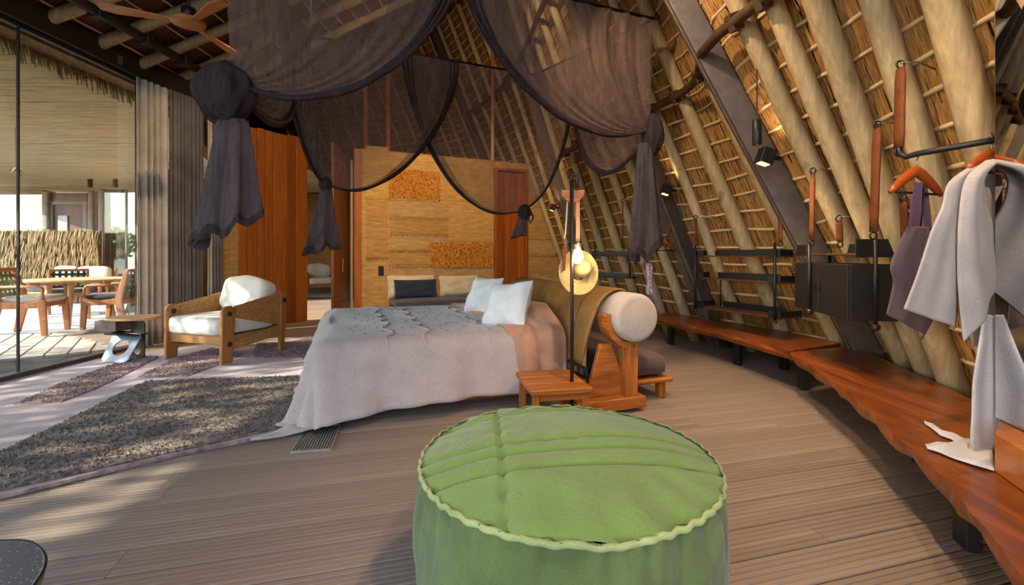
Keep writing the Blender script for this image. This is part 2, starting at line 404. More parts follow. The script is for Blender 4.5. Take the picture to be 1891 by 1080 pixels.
while z < ZT-.1:
    seg = [-.6, 3.9+rnd.uniform(-.3,.3), 8.2+rnd.uniform(-.6,.6), 12.5+rnd.uniform(-.3,.3), 16.8]
    for a, b_ in zip(seg[:-1], seg[1:]):
        n = max(8, int((b_-a)*5)); pts = []
        for k in range(n+1):
            y = a+(b_-a)*k/n; pts.append(roof_pt(y, z+.012*math.sin(y*3.1+z*7)+rnd.uniform(-.006,.006), .014))
        MB().tube(pts, [rnd.uniform(.012,.0165) for _ in pts], 6).build('batten', M['batten'], wall_r, smooth=True)
    z += .185
# reed stems lying proud of the thatch
rd = MB(); rnd = random.Random(9)
for k in range(15000):
    y = 1.5+9.5*rnd.random()**1.6; z = rnd.uniform(.02, 1.6+.55*y); L = rnd.uniform(.25, .6); wd = rnd.uniform(.0025, .0055); sl = rnd.uniform(-.05,.05); ben = rnd.uniform(-.02,.02)
    vs = []
    for q in range(4):
        t = q/3; yy = y+sl*t+ben*math.sin(PI*t); p = roof_pt(yy, z+L*t, .002+.014*rnd.random()); vs += [p+Vector((0,-wd,0)), p+Vector((-.004,0,0)), p+Vector((0,wd,0))]
    fs = []
    for q in range(3): fs += [(q*3,q*3+1,q*3+4,q*3+3), (q*3+1,q*3+2,q*3+5,q*3+4)]
    rd.add(vs, fs)
o = rd.build('thatch_reeds', M['reed'], wall_r, recalc=False); o['kind'] = 'stuff'
# steel ribs of the roof
for y in (3.88, 5.84, 8.75, 12.0):
    p0 = roof_pt(y, -.02, .13); p1 = roof_pt(y, ZT-.1, .13); n = (roof_pt(y, 2, .2)-roof_pt(y, 2, 0))
    b_ = MB(); b_.bar(p0, p1, .15, .20, up=n); b_.build('steel_rib', M['steel'], wall_r, bevel=.012)
    MB().bar(p0+n*.53, p1+n*.53, .05, .012, up=n).build('rib_rail', M['chrome'] if False else M['steel'], wall_r)
# tubular purlin with clamps
PZ = 2.95; ys = [2.3+.25*k for k in range(24)]
MB().tube([roof_pt(y, PZ, .19) for y in ys], .042, 12).build('purlin_pipe', M['pipe'], wall_r, smooth=True)
for y in RAF:
    if 2.3 < y < 8:
        p = roof_pt(y, PZ, .165); t = (roof_pt(y+.1, PZ, .165)-roof_pt(y-.1, PZ, .165)).normalized(); n = (roof_pt(y, PZ, .2)-roof_pt(y, PZ, 0)).normalized()
        c = MB(); c.bar(p-t*.03, p+t*.03, .13, .13, up=n); c.bar(p-n*.07+UP*.1-n*.02, p-n*.07-UP*.1+n*.0, .05, .012, up=n); c.build('clamp', M['pipe'], wall_r, bevel=.01)
MB().tube([roof_pt(y, 4.9, .19) for y in [3.2+.3*k for k in range(30)]], .042, 10).build('purlin_pipe', M['pipe'], wall_r, smooth=True)

# ---- roof slope over the glazed side
def LZ(x): return 3.56+.75*(x+4.8)
M['thatchL'] = M['thatch'].copy(); M['thatchL'].name = 'umber_thatch'  # darker copy of the thatch, shade of the dark room put into its colour
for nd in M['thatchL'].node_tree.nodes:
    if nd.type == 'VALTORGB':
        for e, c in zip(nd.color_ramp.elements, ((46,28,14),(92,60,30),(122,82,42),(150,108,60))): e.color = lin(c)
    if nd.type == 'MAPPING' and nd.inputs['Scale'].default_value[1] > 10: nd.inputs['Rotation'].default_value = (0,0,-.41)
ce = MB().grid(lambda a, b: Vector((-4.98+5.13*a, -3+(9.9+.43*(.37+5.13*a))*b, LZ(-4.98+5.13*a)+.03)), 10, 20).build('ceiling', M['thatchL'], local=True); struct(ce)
md = ce.modifiers.new('thickness', 'SOLIDIFY'); md.thickness = .15; md.offset = 1
rdir = Vector((1, .43, .75)); rnd = random.Random(11)
y = -4.6
while y < 6.9:
    pts = [Vector((-4.84, y+.2, LZ(-4.84)-.075)) + rdir*(4.84*k/8) + Vector((0, rnd.uniform(-.01,.01), 0)) for k in range(9)]
    pts = [p for p in pts if -2.9 < p.y < 16.5 and p.x > -4.9]
    if len(pts) > 2: MB().tube(pts, [.068*(1+rnd.uniform(-.05,.05)) for _ in pts], 9).build('rafter', M['rafter'], ce, smooth=True)
    y += .56
x = -4.85
while x < 0:
    MB().tube([Vector((x+.01*math.sin(k*1.3), -2.9+(9.75+.43*(x+5.35))*k/36, LZ(x)-.002)) for k in range(37)], .013, 6).build('batten', M['batten'], ce, smooth=True); x += .2
def roofL(xp, yp, off=.17):
    xn = (xp-CX)/F; yn = (HY-yp)/F; d = (LZ(0)-off-EYE)/(yn-.75*xn); return Vector((xn*d, d, EYE+yn*d))
pa, pb = roofL(90,-30), roofL(372,132)
dd = (pb-pa).normalized()
MB().tube([pa-dd*3, pb+dd*2.2], .055, 12).build('purlin_pipe', M['darkpipe'], ce, smooth=True)
for k in range(11):
    q = pa-dd*2.6+dd*.62*k
    MB().bar(q-dd*.05, q+dd*.05, .15, .14).build('clamp', M['darkpipe'], ce, bevel=.012)

wu = MB().prism([(-4.75,6.75),(-9.2,16.6),(-9.4,16.5),(-4.95,6.7)], 3.0, 9.6).build('wall_left_upper', M['thatchL']); struct(wu, 'dark thatch above the board wall')  # barely visible screen, added to keep sun off the far thatch
cp = MB().prism([(-5.2,6.6),(.4,9.2),(3,9.2),(3,17.2),(-9.6,17.2)], 9.5, 9.7).build('ceiling_far', M['thatchL'], local=True); struct(cp, 'dark upper roof')  # unseen cap, added against sun leaking in from above
fe = MB(); fe.add([(-5.3,6.95,LZ(-5.3)+.12),(.4,9.4,LZ(.4)+.12),(.4,9.4,9.6),(-5.3,6.95,9.6)], [(0,1,2,3)]); struct(fe.build('wall_gable', M['thatchL'], local=True, solid=.1), 'dark gable thatch above the roof step')  # unseen upright screen, added to close a gap that let sun in
# ---- glazed wall on the left: beam, track, post, panes
GX = -4.74
bpath = [(GX,-3.0),(GX,5.9),(-4.58,6.5),(-4.30,7.02)]
bm_ = MB()
for (a, b_) in zip(bpath[:-1], bpath[1:]): bm_.bar((a[0],a[1],3.50), (b_[0],b_[1],3.50), .16, .24)
trim1 = struct(bm_.build('trim_1', M['beam'], bevel=.01), 'dark bronze head beam over the glass wall')
for yy in (1.6, 3.6, 5.4):
    MB().box((GX+.09, yy, 3.47), (.02,.05,.10)).build('bracket', M['chrome'], trim1)
struct(MB().box((GX, 1.4, .012), (.14, 8.8, .05)).build('trim_2', M['steel'], bevel=.008), 'metal floor track of the glass wall')
struct(MB().box((GX, 5.78, 1.69), (.07,.05,3.38)).build('trim_3', M['beam'], bevel=.005), 'slim dark end post of the glass wall')
for i, (a, b_) in enumerate(((-2.9,1.2),(1.21,4.365),(4.375,5.755))):
    wnd = struct(MB().box((GX, (a+b_)/2, 1.70), (.012, b_-a, 3.33)).build('window_%d' % (i+1), M['glass']), 'tall clear glass pane of the terrace wall')
    MB().box((GX, b_, 1.70), (.022, .012, 3.33)).build('joint_seal', M['beam'], wnd)
    MB().box((GX, (a+b_)/2, 3.355), (.05, b_-a, .035)).build('head_channel', M['darkpipe'], wnd)

# ---- partition walls
HW = 3.2
Q0 = vplane(440, 600, (-4.1,7.33), (.46,.67)); Q1 = vplane(568, 600, (-4.1,7.33), (.46,.67)); wd_ = Vector((.46,.67,0)).normalized(); wn_ = Vector((wd_.y, -wd_.x, 0))
Pm = Vector((-4.42, 6.80, 0))
def wslab(a, b_, z0, z1, th, back): return MB().prism([(a[0],a[1]),(b_[0],b_[1]),(b_[0]+back[0]*th,b_[1]+back[1]*th),(a[0]+back[0]*th,a[1]+back[1]*th)], z0, z1)
struct(wslab(Pm, Q0, 0, HW, .10, -wn_).build('wall_front_left', M['burlap']), 'burlap strip between curtain and wood wall')
wl = struct(wslab(Q0-wn_*.025, Q1-wn_*.025, 0, HW, .08, -wn_).build('wall_left', M['darkwood']), 'upright board wall beside the curtain')
cuts = [440,456,475,489,504,531,546,568]
for a, b_ in zip(cuts[:-1], cuts[1:]):
    A = vplane(a, 600, Q0, wd_); B = vplane(b_, 600, Q0, wd_); A.z = B.z = 0
    wslab(A+wd_*.004, B-wd_*.004, .0, HW+rnd.uniform(-.01,.02), .03+rnd.uniform(0,.008), -wn_).build('board', M['panelwood'], wl, bevel=.004)
# sliding leaf, seen almost edge on
S0 = Vector((-3.10, 7.92, 0)); S1 = Vector((-3.37, 9.66, 0)); sd = (S1-S0).normalized(); sn = Vector((sd.y, -sd.x, 0))
d1 = struct(wslab(S0, S1, .01, 3.13, .05, -sn).build('door_1', M['panelwood'], bevel=.006), 'open wooden sliding door leaf')
hp = vplane(628, 490, S0, sd); h = MB(); h.tube([hp+sn*.0+UP*.12, hp+sn*.05+UP*.12, hp+sn*.05-UP*.12, hp-UP*.12], .011, 8); h.build('door_handle', M['teakz'], d1, smooth=True)
for zz in (.35, 2.85): MB().bar(S0+sn*.006+UP*zz+sd*.05, S1+sn*.006+UP*zz-sd*.05, .012, .1).build('rail', M['panelwood'], d1, bevel=.003)
# back wall with burlap patchwork
BA = math.radians(23.5); bd = Vector((math.cos(BA), math.sin(BA), 0)); bn = Vector((bd.y, -bd.x, 0)); BP = Vector((-2.93, 8.80, 0))
def bw(x, y): return vplane(x, y, BP, bd)
def bl(x): p = bw(x, 500); return (p-BP).dot(bd)
def bmat(off=0):                      # wall frame: x along the wall, y out of the wall, z up
    return frame(BP+bn*off, bd, bn, UP)
def bz(x, y): return bw(x, y).z
Lw = bl(1052)
wall_b = struct(MB().box((Lw/2, -.06, HW/2), (Lw, .12, HW)).xf(bmat()).build('wall_back', M['burlap2'], None), 'burlap covered partition behind the bed')
def patch(x0, x1, y0, y1, m, th=.012, name='burlap_panel'):
    a, b_ = bl(x0), bl(x1); xm = (x0+x1)/2; z1, z0 = bz(xm, y0), max(0.02, bz(xm, y1))
    return MB().box(((a+b_)/2, th/2, (z0+z1)/2), (b_-a-.012, th, z1-z0-.008)).xf(bmat()).build(name, m, wall_b, bevel=.003)
for q in [(676,717,270,368,'burlap2'),(676,717,370,474,'burlap'),(676,717,476,690,'burlap2'),(719,811,288,315,'burlap2'),(813,909,300,372,'burlap2'),(719,811,366,372,'burlap3'),
          (719,828,374,401,'burlap3'),(719,828,403,431,'burlap'),(719,828,433,461,'burlap3'),(719,791,463,489,'burlap'),(719,828,491,690,'burlap3'),(830,909,374,446,'burlap2'),(830,909,492,690,'burlap3'),
          (972,1046,310,438,'burlap'),(972,1046,440,469,'burlap3'),(972,1046,471,501,'burlap'),(972,1046,503,690,'burlap3')]:
    patch(*q[:4], M[q[4]], .008+.006*rnd.random())
def shag(x0, x1, y0, y1, n, seed):
    a, b_ = bl(x0), bl(x1); xm = (x0+x1)/2; z1, z0 = bz(xm, y0), bz(xm, y1); r_ = random.Random(seed); mb = MB(); T = bmat(.012)
    mb.box(((a+b_)/2, 0, (z0+z1)/2), (b_-a, .02, z1-z0)); 
    for k in range(n):
        p = Vector((r_.uniform(a, b_), .012, r_.uniform(z0, z1))); an = r_.uniform(0, 6.28); L = r_.uniform(.02,.05); d = Vector((math.cos(an)*.5, r_.uniform(.3,.8), math.sin(an)-.35)).normalized()*L; w_ = Vector((math.sin(an), 0, -math.cos(an)))*.008
        mb.add([p-w_, p+w_, p+d*.6+w_*1.2, p+d*.6-w_*1.2, p+d+w_*.4-UP*.012, p+d-w_*.4-UP*.012], [(0,1,2,3), (3,2,4,5)])
    o = mb.xf(T).build('shaggy_panel', M['shag'], wall_b, recalc=False); o['kind'] = 'stuff'
shag(719,811,316,365,2600,1); shag(793,909,448,491,3000,2)
def fringe(x0, x1, y, seed, n=70):
    a, b_ = bl(x0), bl(x1); zc = bz((x0+x1)/2, y); r_ = random.Random(seed); mb = MB()
    for k in range(n):
        x = a+(b_-a)*(k+r_.random())/n; L = r_.uniform(.03,.08); dx = r_.uniform(-.02,.02)
        mb.tube([(x, .012, zc+.01), (x+dx*.5, .03, zc-L*.5), (x+dx, .022, zc-L)], [.006,.005,.002], 4)
    o = mb.xf(bmat()).build('fringe', M['burlap'], wall_b, recalc=False); o['kind'] = 'stuff'
for k, q in enumerate([(676,717,474),(719,828,401),(719,828,431),(719,791,461),(719,828,490),(830,909,491),(972,1046,439),(972,1046,470),(972,1046,502)]): fringe(*q, k)
# door in the back wall
a, b_ = bl(912), bl(972); zt = bz(940, 312)
d2 = struct(MB().box(((a+b_)/2, .012, zt/2), (b_-a, .02, zt)).xf(bmat()).build('door_2', M['darkwood'], None), 'flush wooden door in the burlap wall')
nb = 4
for k in range(nb):
    xa = a+.07+(b_-a-.14)*k/nb; xb = a+.07+(b_-a-.14)*(k+1)/nb
    MB().box(((xa+xb)/2, .03, (zt-.08)/2), (xb-xa-.006, .025, zt-.1)).xf(bmat()).build('board', M['panelwood'], d2, bevel=.003)
for xa in (a+.03, b_-.03): MB().box((xa, .04, zt/2), (.06,.06,zt)).xf(bmat()).build('door_frame', M['panelwood'], d2, bevel=.004)
MB().box(((a+b_)/2, .04, zt-.03), (b_-a-.12,.06,.06)).xf(bmat()).build('door_frame', M['panelwood'], d2, bevel=.004)
# switch plate
a, z = bl(703.5), bz(703.5, 500)
sw = thing('wall_switch', BP+bd*a+bn*.012+UP*(z-.1), BA, 'black rectangular light switch plate on the burlap wall', 'light switch')
MB().box((a, .02, z), (.10,.014,.19)).xf(bmat()).build('plate', M['black'], sw, bevel=.004)
for s_ in (-1, 1): MB().box((a, .03, z+s_*.042), (.055,.01,.06)).xf(bmat()).build('rocker', M['blackdoor'], sw, bevel=.003)
# jamb and far posts
struct(MB().box((-.06, 0, HW/2), (.13,.16,HW)).xf(bmat()).build('trim_4', M['panelwood'], bevel=.006), 'wooden jamb at the end of the back wall')
struct(MB().box((-.16, -.05, 1.5), (.05,.05,3.0)).xf(bmat()).build('trim_5', M['rafter'], bevel=.006), 'pale slim post in the door gap')
for k, xx in enumerate((668, 710, 905)):
    p = bw(xx, 280); struct(MB().box((p.x+.05, p.y+.1, (HW+6.2)/2), (.075,.075,6.2-HW)).build('trim_%d' % (6+k), M['panelwood'], bevel=.006), 'upright timber stud above the partition')
struct(MB().box((Lw/2, -.06, HW+.012), (Lw, .13, .024)).xf(bmat()).build('trim_9', M['burlap'], bevel=.006), 'thin capping of the back wall')
# next room glimpsed through the gap
struct(MB().box((-5.6, 15.2, 1.6), (5.0,.12,3.2)).build('wall_far', M['burlap']), 'burlap wall of the next room')
struct(MB().box((-8.2, 12.6, 1.6), (.12,5.0,3.2)).build('wall_far_left', M['burlap3']), 'side wall of the next room')

# ---- curtains
def curtain(name, path, z0, z1, m, label, folds, amp, group=None, thick=.004):
    P = [Vector((x, y, 0)) for x, y in path]; L = [0]
    for a, b_ in zip(P[:-1], P[1:]): L.append(L[-1]+(b_-a).length)
    r_ = random.Random(name+label); ph = [r_.uniform(0,6) for _ in range(4)]
    def fn(u, v):
        s = u*L[-1]; i = 0
        while i < len(P)-2 and L[i+1] < s: i += 1
        t = (s-L[i])/(L[i+1]-L[i]); p = lerp(P[i], P[i+1], t); d = (P[i+1]-P[i]).normalized(); n = Vector((d.y, -d.x, 0))
        q = 2*PI*folds*u; a = amp*(.55+.55*v)*(math.sin(q+.5*math.sin(q*.37+ph[0]))+.35*math.sin(2.3*q+ph[1]+v))
        p = p + n*a + d*amp*.4*math.cos(q*1.0+ph[2])*(.3+.7*v) ; p.z = z1+(z0-z1)*v; return p
    return tag(MB().grid(fn, int(folds*14), 14).build(name, m, smooth=True, solid=thick), label, 'curtain', group)
curtain('linen_curtain', [(-4.655,5.62),(-4.61,5.82),(-4.57,6.05)], .01, 3.36, M['curt'], 'pale linen curtain bunched beside the glass end post', 5, .05)
curtain('dark_curtain', [(-4.555,6.05),(-4.50,6.28),(-4.41,6.51)], .015, 3.36, M['curtd'], 'charcoal grey curtain hanging in narrow folds beside the wood wall', 9, .042)
curtain('linen_curtain', [(-4.39,6.55),(-4.36,6.62)], .01, 3.36, M['curt'], 'narrow pale curtain fold between two charcoal curtains', 2, .03)
curtain('dark_curtain', [(-4.355,6.64),(-4.335,6.70),(-4.31,6.79)], .02, 3.36, M['curtd'], 'dark curtain edge next to the burlap strip', 3, .02)
# ================================================================== THE TERRACE OUTSIDE
M['stone'] = wood('pale_deck_slab', (186,178,166), (214,208,198), 'X', .8, 10, (.9, 1.06), .2)
M['grout'] = plain('dark_joint', (44,42,40), .9)
M['reedceil'] = wood('bleached_reed', (206,190,146), (252,246,222), 'X', .85, 30, (.9,1.1), .4, coord='World')
M['palm'] = wood('dry_palm_leaf', (96,76,48), (190,164,118), 'Z', .85, 14, (1,1), .2, coord='World')
M['leaf'] = plain('green_leaf', (74,98,44), .6, 0, .3, 3)
M['bark'] = wood('bark', (84,66,48), (126,102,76), 'Z', .9, 8)
M['sand'] = plain('sandy_ground', (176,164,140), .95, 0, .12, 2)
M['outrug'] = fabric('blue_grey_outdoor_rug', (150,158,172), .22, 90, .95, .5, 3)
M['plaster'] = plain('taupe_plaster', (150,138,124), .9, 0, .08, 4)
M['frameg'] = plain('grey_frame', (122,120,116), .6)
M['darkglass'] = glass('tinted_glass', (.55,.6,.62), .2)
M['strapg'] = fabric('olive_strap', (112,128,78), .1, 160, .7)
M['strapd'] = fabric('charcoal_strap', (58,62,58), .1, 160, .7)
M['outwood'] = wood('terrace_chair_wood', (158,96,58), (206,144,98), 'Z', .5, 10)
M['tabletop'] = wood('light_table_wood', (196,152,104), (226,190,146), 'X', .5, 9)
M['steelblue'] = plain('blue_grey_steel', (112,128,150), .5, .1)
M['pool'] = plain('pool_water', (96,178,168), .08, 0, .05, 3)
struct(MB().prism([(-60,-40),(-4.8,-40),(-4.8,60),(-60,60)], -.3, -.09).build('ground', M['sand'], local=True), 'pale ground beyond the terrace')
# deck boards
ft = struct(MB().prism([(-20,2.2),(-4.82,2.2),(-4.82,16),(-20,16)], -.085, -.03).build('floor_terrace', M['grout'], local=True), 'terrace deck of pale boards')
me = MB().box((.5,0,0), (1,.176,.03)).mesh('deck_board'); me.materials.append(M['stone'])
ta = math.radians(128); tu = Vector((math.cos(ta), math.sin(ta), 0)); tv = Vector((math.cos(ta-PI/2), math.sin(ta-PI/2), 0)); nb = 0
C0 = Vector((-5.5, 5.2, 0))
for i in range(-3, 7):
    for j in range(-26, 12):
        p = C0 + tu*(1.16*i) + tv*(.2*j) + tu*(.0)
        m_ = p + tu*.58
        if m_.x > -5.35 or m_.y < 3.6 or m_.y > 9.5: continue
        xs = CX+F*m_.x/m_.y
        if xs < -190 or max(p.x, (p+tu*1.14).x) > -4.93: continue
        o = bpy.data.objects.new('deck_board', me); COL.objects.link(o); o.parent = ft; o.location = (p.x, p.y, -.018); o.rotation_euler = (0,0,ta); o.scale = (1.13,1,1); nb += 1
# covered terrace: ceiling of laid reeds
ct = struct(MB().prism([(-19.2,15.6),(-8.0,6.45),(-8.0,-6),(-4.85,-6),(-4.85,6.6),(-5.12,6.8),(-5.12,15.6)], 3.34, 3.5).build('ceiling_terrace', M['palm'], local=True), 'reed lined ceiling of the terrace')  # unseen strip along the glass added to block sun, outer corner cut to admit it
rd = MB(); r_ = random.Random(21); y = 3.95
while y < 15.5:
    rr = r_.uniform(.016,.034); x0 = -5.12-r_.uniform(0,.12); sag = r_.uniform(-.012,.012); n = 7
    rd.tube([(x0+(min(-8.0,-1.22*y)-x0)*k/n, y+r_.uniform(-.01,.01), 3.32+sag+r_.uniform(-.008,.008)) for k in range(n+1)], rr, 5)
    y += rr*1.9
o = rd.build('reed_lining', M['reedceil'], ct, smooth=True, recalc=False); o['kind'] = 'stuff'
rd = MB(); r_ = random.Random(22); y = -5.9
while y < 10.5:
    L = r_.uniform(.1,.24); rd.tube([(-5.1, y, 3.36), (-5.06, y+r_.uniform(-.02,.02), 3.36-L)], [.012,.006], 4); y += r_.uniform(.012,.03)
o = rd.build('thatch_edge', M['palm'], ct, recalc=False); o['kind'] = 'stuff'
for k, xx in enumerate((166, 213)):
    d = F*(3.28-EYE)/(HY-332); p = px(xx, 332, d)
    s_ = thing('ceiling_spot', (p.x, p.y, 3.12), 0, ('left' if k == 0 else 'right')+' one of two small black spot lamps on the terrace ceiling', 'spot lamp', 'terrace ceiling spots')
    MB().lathe([(.05,-.13),(.06,-.13),(.06,.10),(.05,.10)], 12).xf(Matrix.Translation((0,0,.08))).build('lamp_body', M['black'], s_, local=True); MB().lathe([(.02,.10),(.02,.18)], 8).xf(Matrix.Translation((0,0,.06))).build('stem', M['black'], s_, local=True)
# dry palm frond hanging from the ceiling
hp = px(28, 308, 7.5); mb = MB(); r_ = random.Random(4)
for k in range(26):
    a = r_.uniform(0, 6.28); d = Vector((math.cos(a)*r_.uniform(.3,1), math.sin(a)*.4, r_.uniform(-.9,.1)))*r_.uniform(.12,.24); w_ = Vector((0,0,.012)).cross(d.normalized())+Vector((.006,0,.004))
    mb.add([hp, hp+d*.5+w_, hp+d, hp+d*.5-w_], [(0,1,2,3)])
mb.tube([hp, hp+Vector((0,0,3.27-hp.z))], .004, 5)
tag(mb.build('palm_frond', M['palm'], recalc=False), 'dry brown palm tuft hanging under the terrace ceiling', 'palm frond')
# far pavilion: fence of palm leaves, walls, window, door, columns
FD = 12.6
pf = thing('palm_fence', (px(60,500,FD).x, FD, 0), 0, 'screen of dry palm leaves behind the terrace seats', 'fence')
xa, xb = px(-40,470,FD).x, px(183,470,FD).x; ztop = px(0,425,FD).z
MB().box(((xa+xb)/2, FD+.06, ztop/2), (xb-xa,.06,ztop-.04)).build('backing', M['bark'], pf)
mb = MB(); r_ = random.Random(31)
for row in range(6):
    zc = ztop*(1-row/6.0)
    for k in range(130):
        x = xa+(xb-xa)*(k+r_.random())/130; L = r_.uniform(.35,.6); dx = r_.uniform(-.09,.09); w_ = r_.uniform(.012,.028); q = zc+r_.uniform(-.05,.04); y0 = FD+.01-.012*row*0-.02*r_.random()
        z1 = max(.02, q-L); tw = r_.uniform(-.02,.02)
        mb.add([(x-w_*.6, y0, q), (x+w_*.6, y0+tw, q), (x+dx*.5+w_, y0-.05, (q+z1)/2), (x+dx*.5-w_, y0-.05-tw, (q+z1)/2), (x+dx, y0-.07, z1)], [(0,1,2,3), (3,2,4)])
o = mb.build('palm_leaves', M['palm'], pf, recalc=False); o['kind'] = 'stuff'
PD = 14.2
def pbox(x0, x1, y0, y1, d, th): 
    a = px(x0, y0, d); b_ = px(x1, y1, d); return MB().box(((a.x+b_.x)/2, d+th/2, (a.z+max(-.05, b_.z))/2), (abs(b_.x-a.x), th, a.z-max(-.05, b_.z)))
pv = thing('garden_pavilion', (px(90,540,PD).x, PD, 0), 0, 'neighbouring pavilion with curtained window and grey framed door', 'building')
pbox(-60, 78, 350, 358, PD, .2).build('lintel', M['plaster'], pv)
wv_ = pbox(-60, 76, 356, 545, PD+.05, .02).build('window', M['glass'], pv)
mbc = MB(); mbc.grid(lambda u, v: Vector((px(-60+136*u,400,PD).x, PD+.35+.05*math.sin(u*120), 3.05*v)), 160, 2); mbc.build('window_curtain', M['white'], pv, smooth=True)
pbox(76, 88, 352, 545, PD-.1, .3).build('column', M['plaster'], pv, bevel=.05)
pbox(160, 172, 352, 545, PD-.1, .3).build('column', M['plaster'], pv, bevel=.05)
pbox(180, 192, 348, 545, PD-.6, .25).build('column', M['frameg'], pv, bevel=.05)
pbox(88, 160, 356, 372, PD, .2).build('transom', M['darkwood'], pv)
pbox(88, 160, 372, 378, PD-.02, .14).build('door_frame', M['frameg'], pv); pbox(88, 97, 378, 545, PD-.02, .14).build('door_frame', M['frameg'], pv); pbox(152, 160, 378, 545, PD-.02, .14).build('door_frame', M['frameg'], pv)
pbox(97, 152, 378, 545, PD+.02, .05).build('door', M['darkwood'], pv, bevel=.01)
pbox(107, 124, 398, 440, PD-.01, .03).build('notice', M['white'], pv)
pbox(-60, 200, 340, 545, PD+2.6, .1).build('rear_wall', M['plaster'], pv)
pbox(192, 232, 350, 506, PD-.9, .02).build('pane', M['darkglass'], pv); pbox(233, 262, 350, 506, PD-.9, .02).build('pane', M['glass'], pv)
pbox(231, 233.5, 350, 545, PD-.92, .05).build('glass_post', M['frameg'], pv); pbox(192, 262, 506, 545, PD-.9, .2).build('sill', M['plaster'], pv)
for k, (xx, s_) in enumerate(((205, 1.0), (262, 1.3), (330, 1.2))):
    c = px(xx, 440, 24); tr = thing('garden_tree', (c.x, 24+3.2*k, -.1), 0, ['small bushy tree behind the tinted pavilion glass','wide green tree seen past the pavilion corner','dark tree at the curtain edge beyond the pavilion'][k], 'tree', 'trees beyond the pavilion')
    MB().tube([(0,0,0),(.05,0,1.0),(0,.05,2.0)], [.12,.09,.05], 7).build('trunk', M['bark'], tr, smooth=True, local=True)
    mb = MB(); r_ = random.Random(40+k)
    for q in range(900):
        v = Vector((r_.gauss(0,1), r_.gauss(0,1), r_.gauss(0,1))).normalized()*r_.uniform(.6,1.0); p = Vector((v.x*1.3*s_, v.y*1.0, 1.9+v.z*.9*s_)); a = Vector((r_.uniform(-1,1), r_.uniform(-1,1), r_.uniform(-1,1)))*.12; b_ = Vector((r_.uniform(-1,1), r_.uniform(-1,1), r_.uniform(-1,1)))*.12
        mb.add([p-a, p+b_, p+a, p-b_], [(0,1,2,3)])
    o = mb.build('foliage', M['leaf'], tr, local=True, recalc=False); o['kind'] = 'stuff'
# unseen tree added beside the terrace so its leaves dapple the sun
tr = thing('shade_tree', (-10.3, -.9, -.09), 0, 'leafy tree growing beside the terrace', 'tree')
MB().tube([(0,0,0),(.1,.05,1.2),(0,0,2.4)], [.16,.12,.07], 8).build('trunk', M['bark'], tr, smooth=True, local=True)
for k in range(5):
    a = k*1.26; MB().tube([(0,0,1.6+.1*k),(.5*math.cos(a),1.3*math.sin(a),2.5),(.8*math.cos(a),2.6*math.sin(a),3.0)], [.06,.04,.015], 6).build('branch', M['bark'], tr, smooth=True, local=True)
mb = MB(); r_ = random.Random(55)
for q in range(12500):
    p = Vector((r_.gauss(0,.55), r_.uniform(-4.6,4.0), r_.uniform(.3,4.6))); a = Vector((r_.uniform(-1,1), r_.uniform(-1,1), r_.uniform(-.5,.5))).normalized()*r_.uniform(.06,.13); b_ = a.cross(Vector((r_.uniform(-1,1), r_.uniform(-1,1), r_.uniform(-1,1)))).normalized()*.05
    mb.add([p-a, p+b_, p+a, p-b_], [(0,1,2,3)])
o = mb.build('foliage', M['leaf'], tr, local=True, recalc=False); o['kind'] = 'stuff'
# pool edge and outdoor rug
struct(MB().box((-9.3, 8.2, -.012), (1.0,.9,.03)).build('pool', M['pool']), 'strip of turquoise pool water')
RG = [gp(-70,620), gp(175,612), gp(222,598), gp(236,560), gp(190,560), gp(-70,560)]
tag(MB().prism([(p.x,p.y) for p in RG], -.003, .014).build('outdoor_rug', M['outrug']), 'blue grey rug under the terrace dining table', 'rug')
# dining table
tp = gp(150, 602); tcx, tcy = -7.40, 7.78
dt = thing('dining_table', (tcx, tcy, .014), 0, 'round light wood dining table on the terrace', 'table')
MB().lathe([(.70,.715),(.74,.725),(.74,.74),(.73,.745)], 40).build('tabletop', M['tabletop'], dt, local=True, bevel=0)
for a in (-62, 30, 118, 210):
    a = math.radians(a); MB().tube([(.46*math.cos(a),.46*math.sin(a),0),(.36*math.cos(a),.36*math.sin(a),.72)], [.028,.045], 8).build('leg', M['tabletop'], dt, local=True, smooth=True)
MB().bar((-.38,0,.69),(.38,0,.69),.06,.05).build('stretcher', M['tabletop'], dt, local=True); MB().bar((0,-.38,.69),(0,.38,.69),.06,.05).build('stretcher', M['tabletop'], dt, local=True)
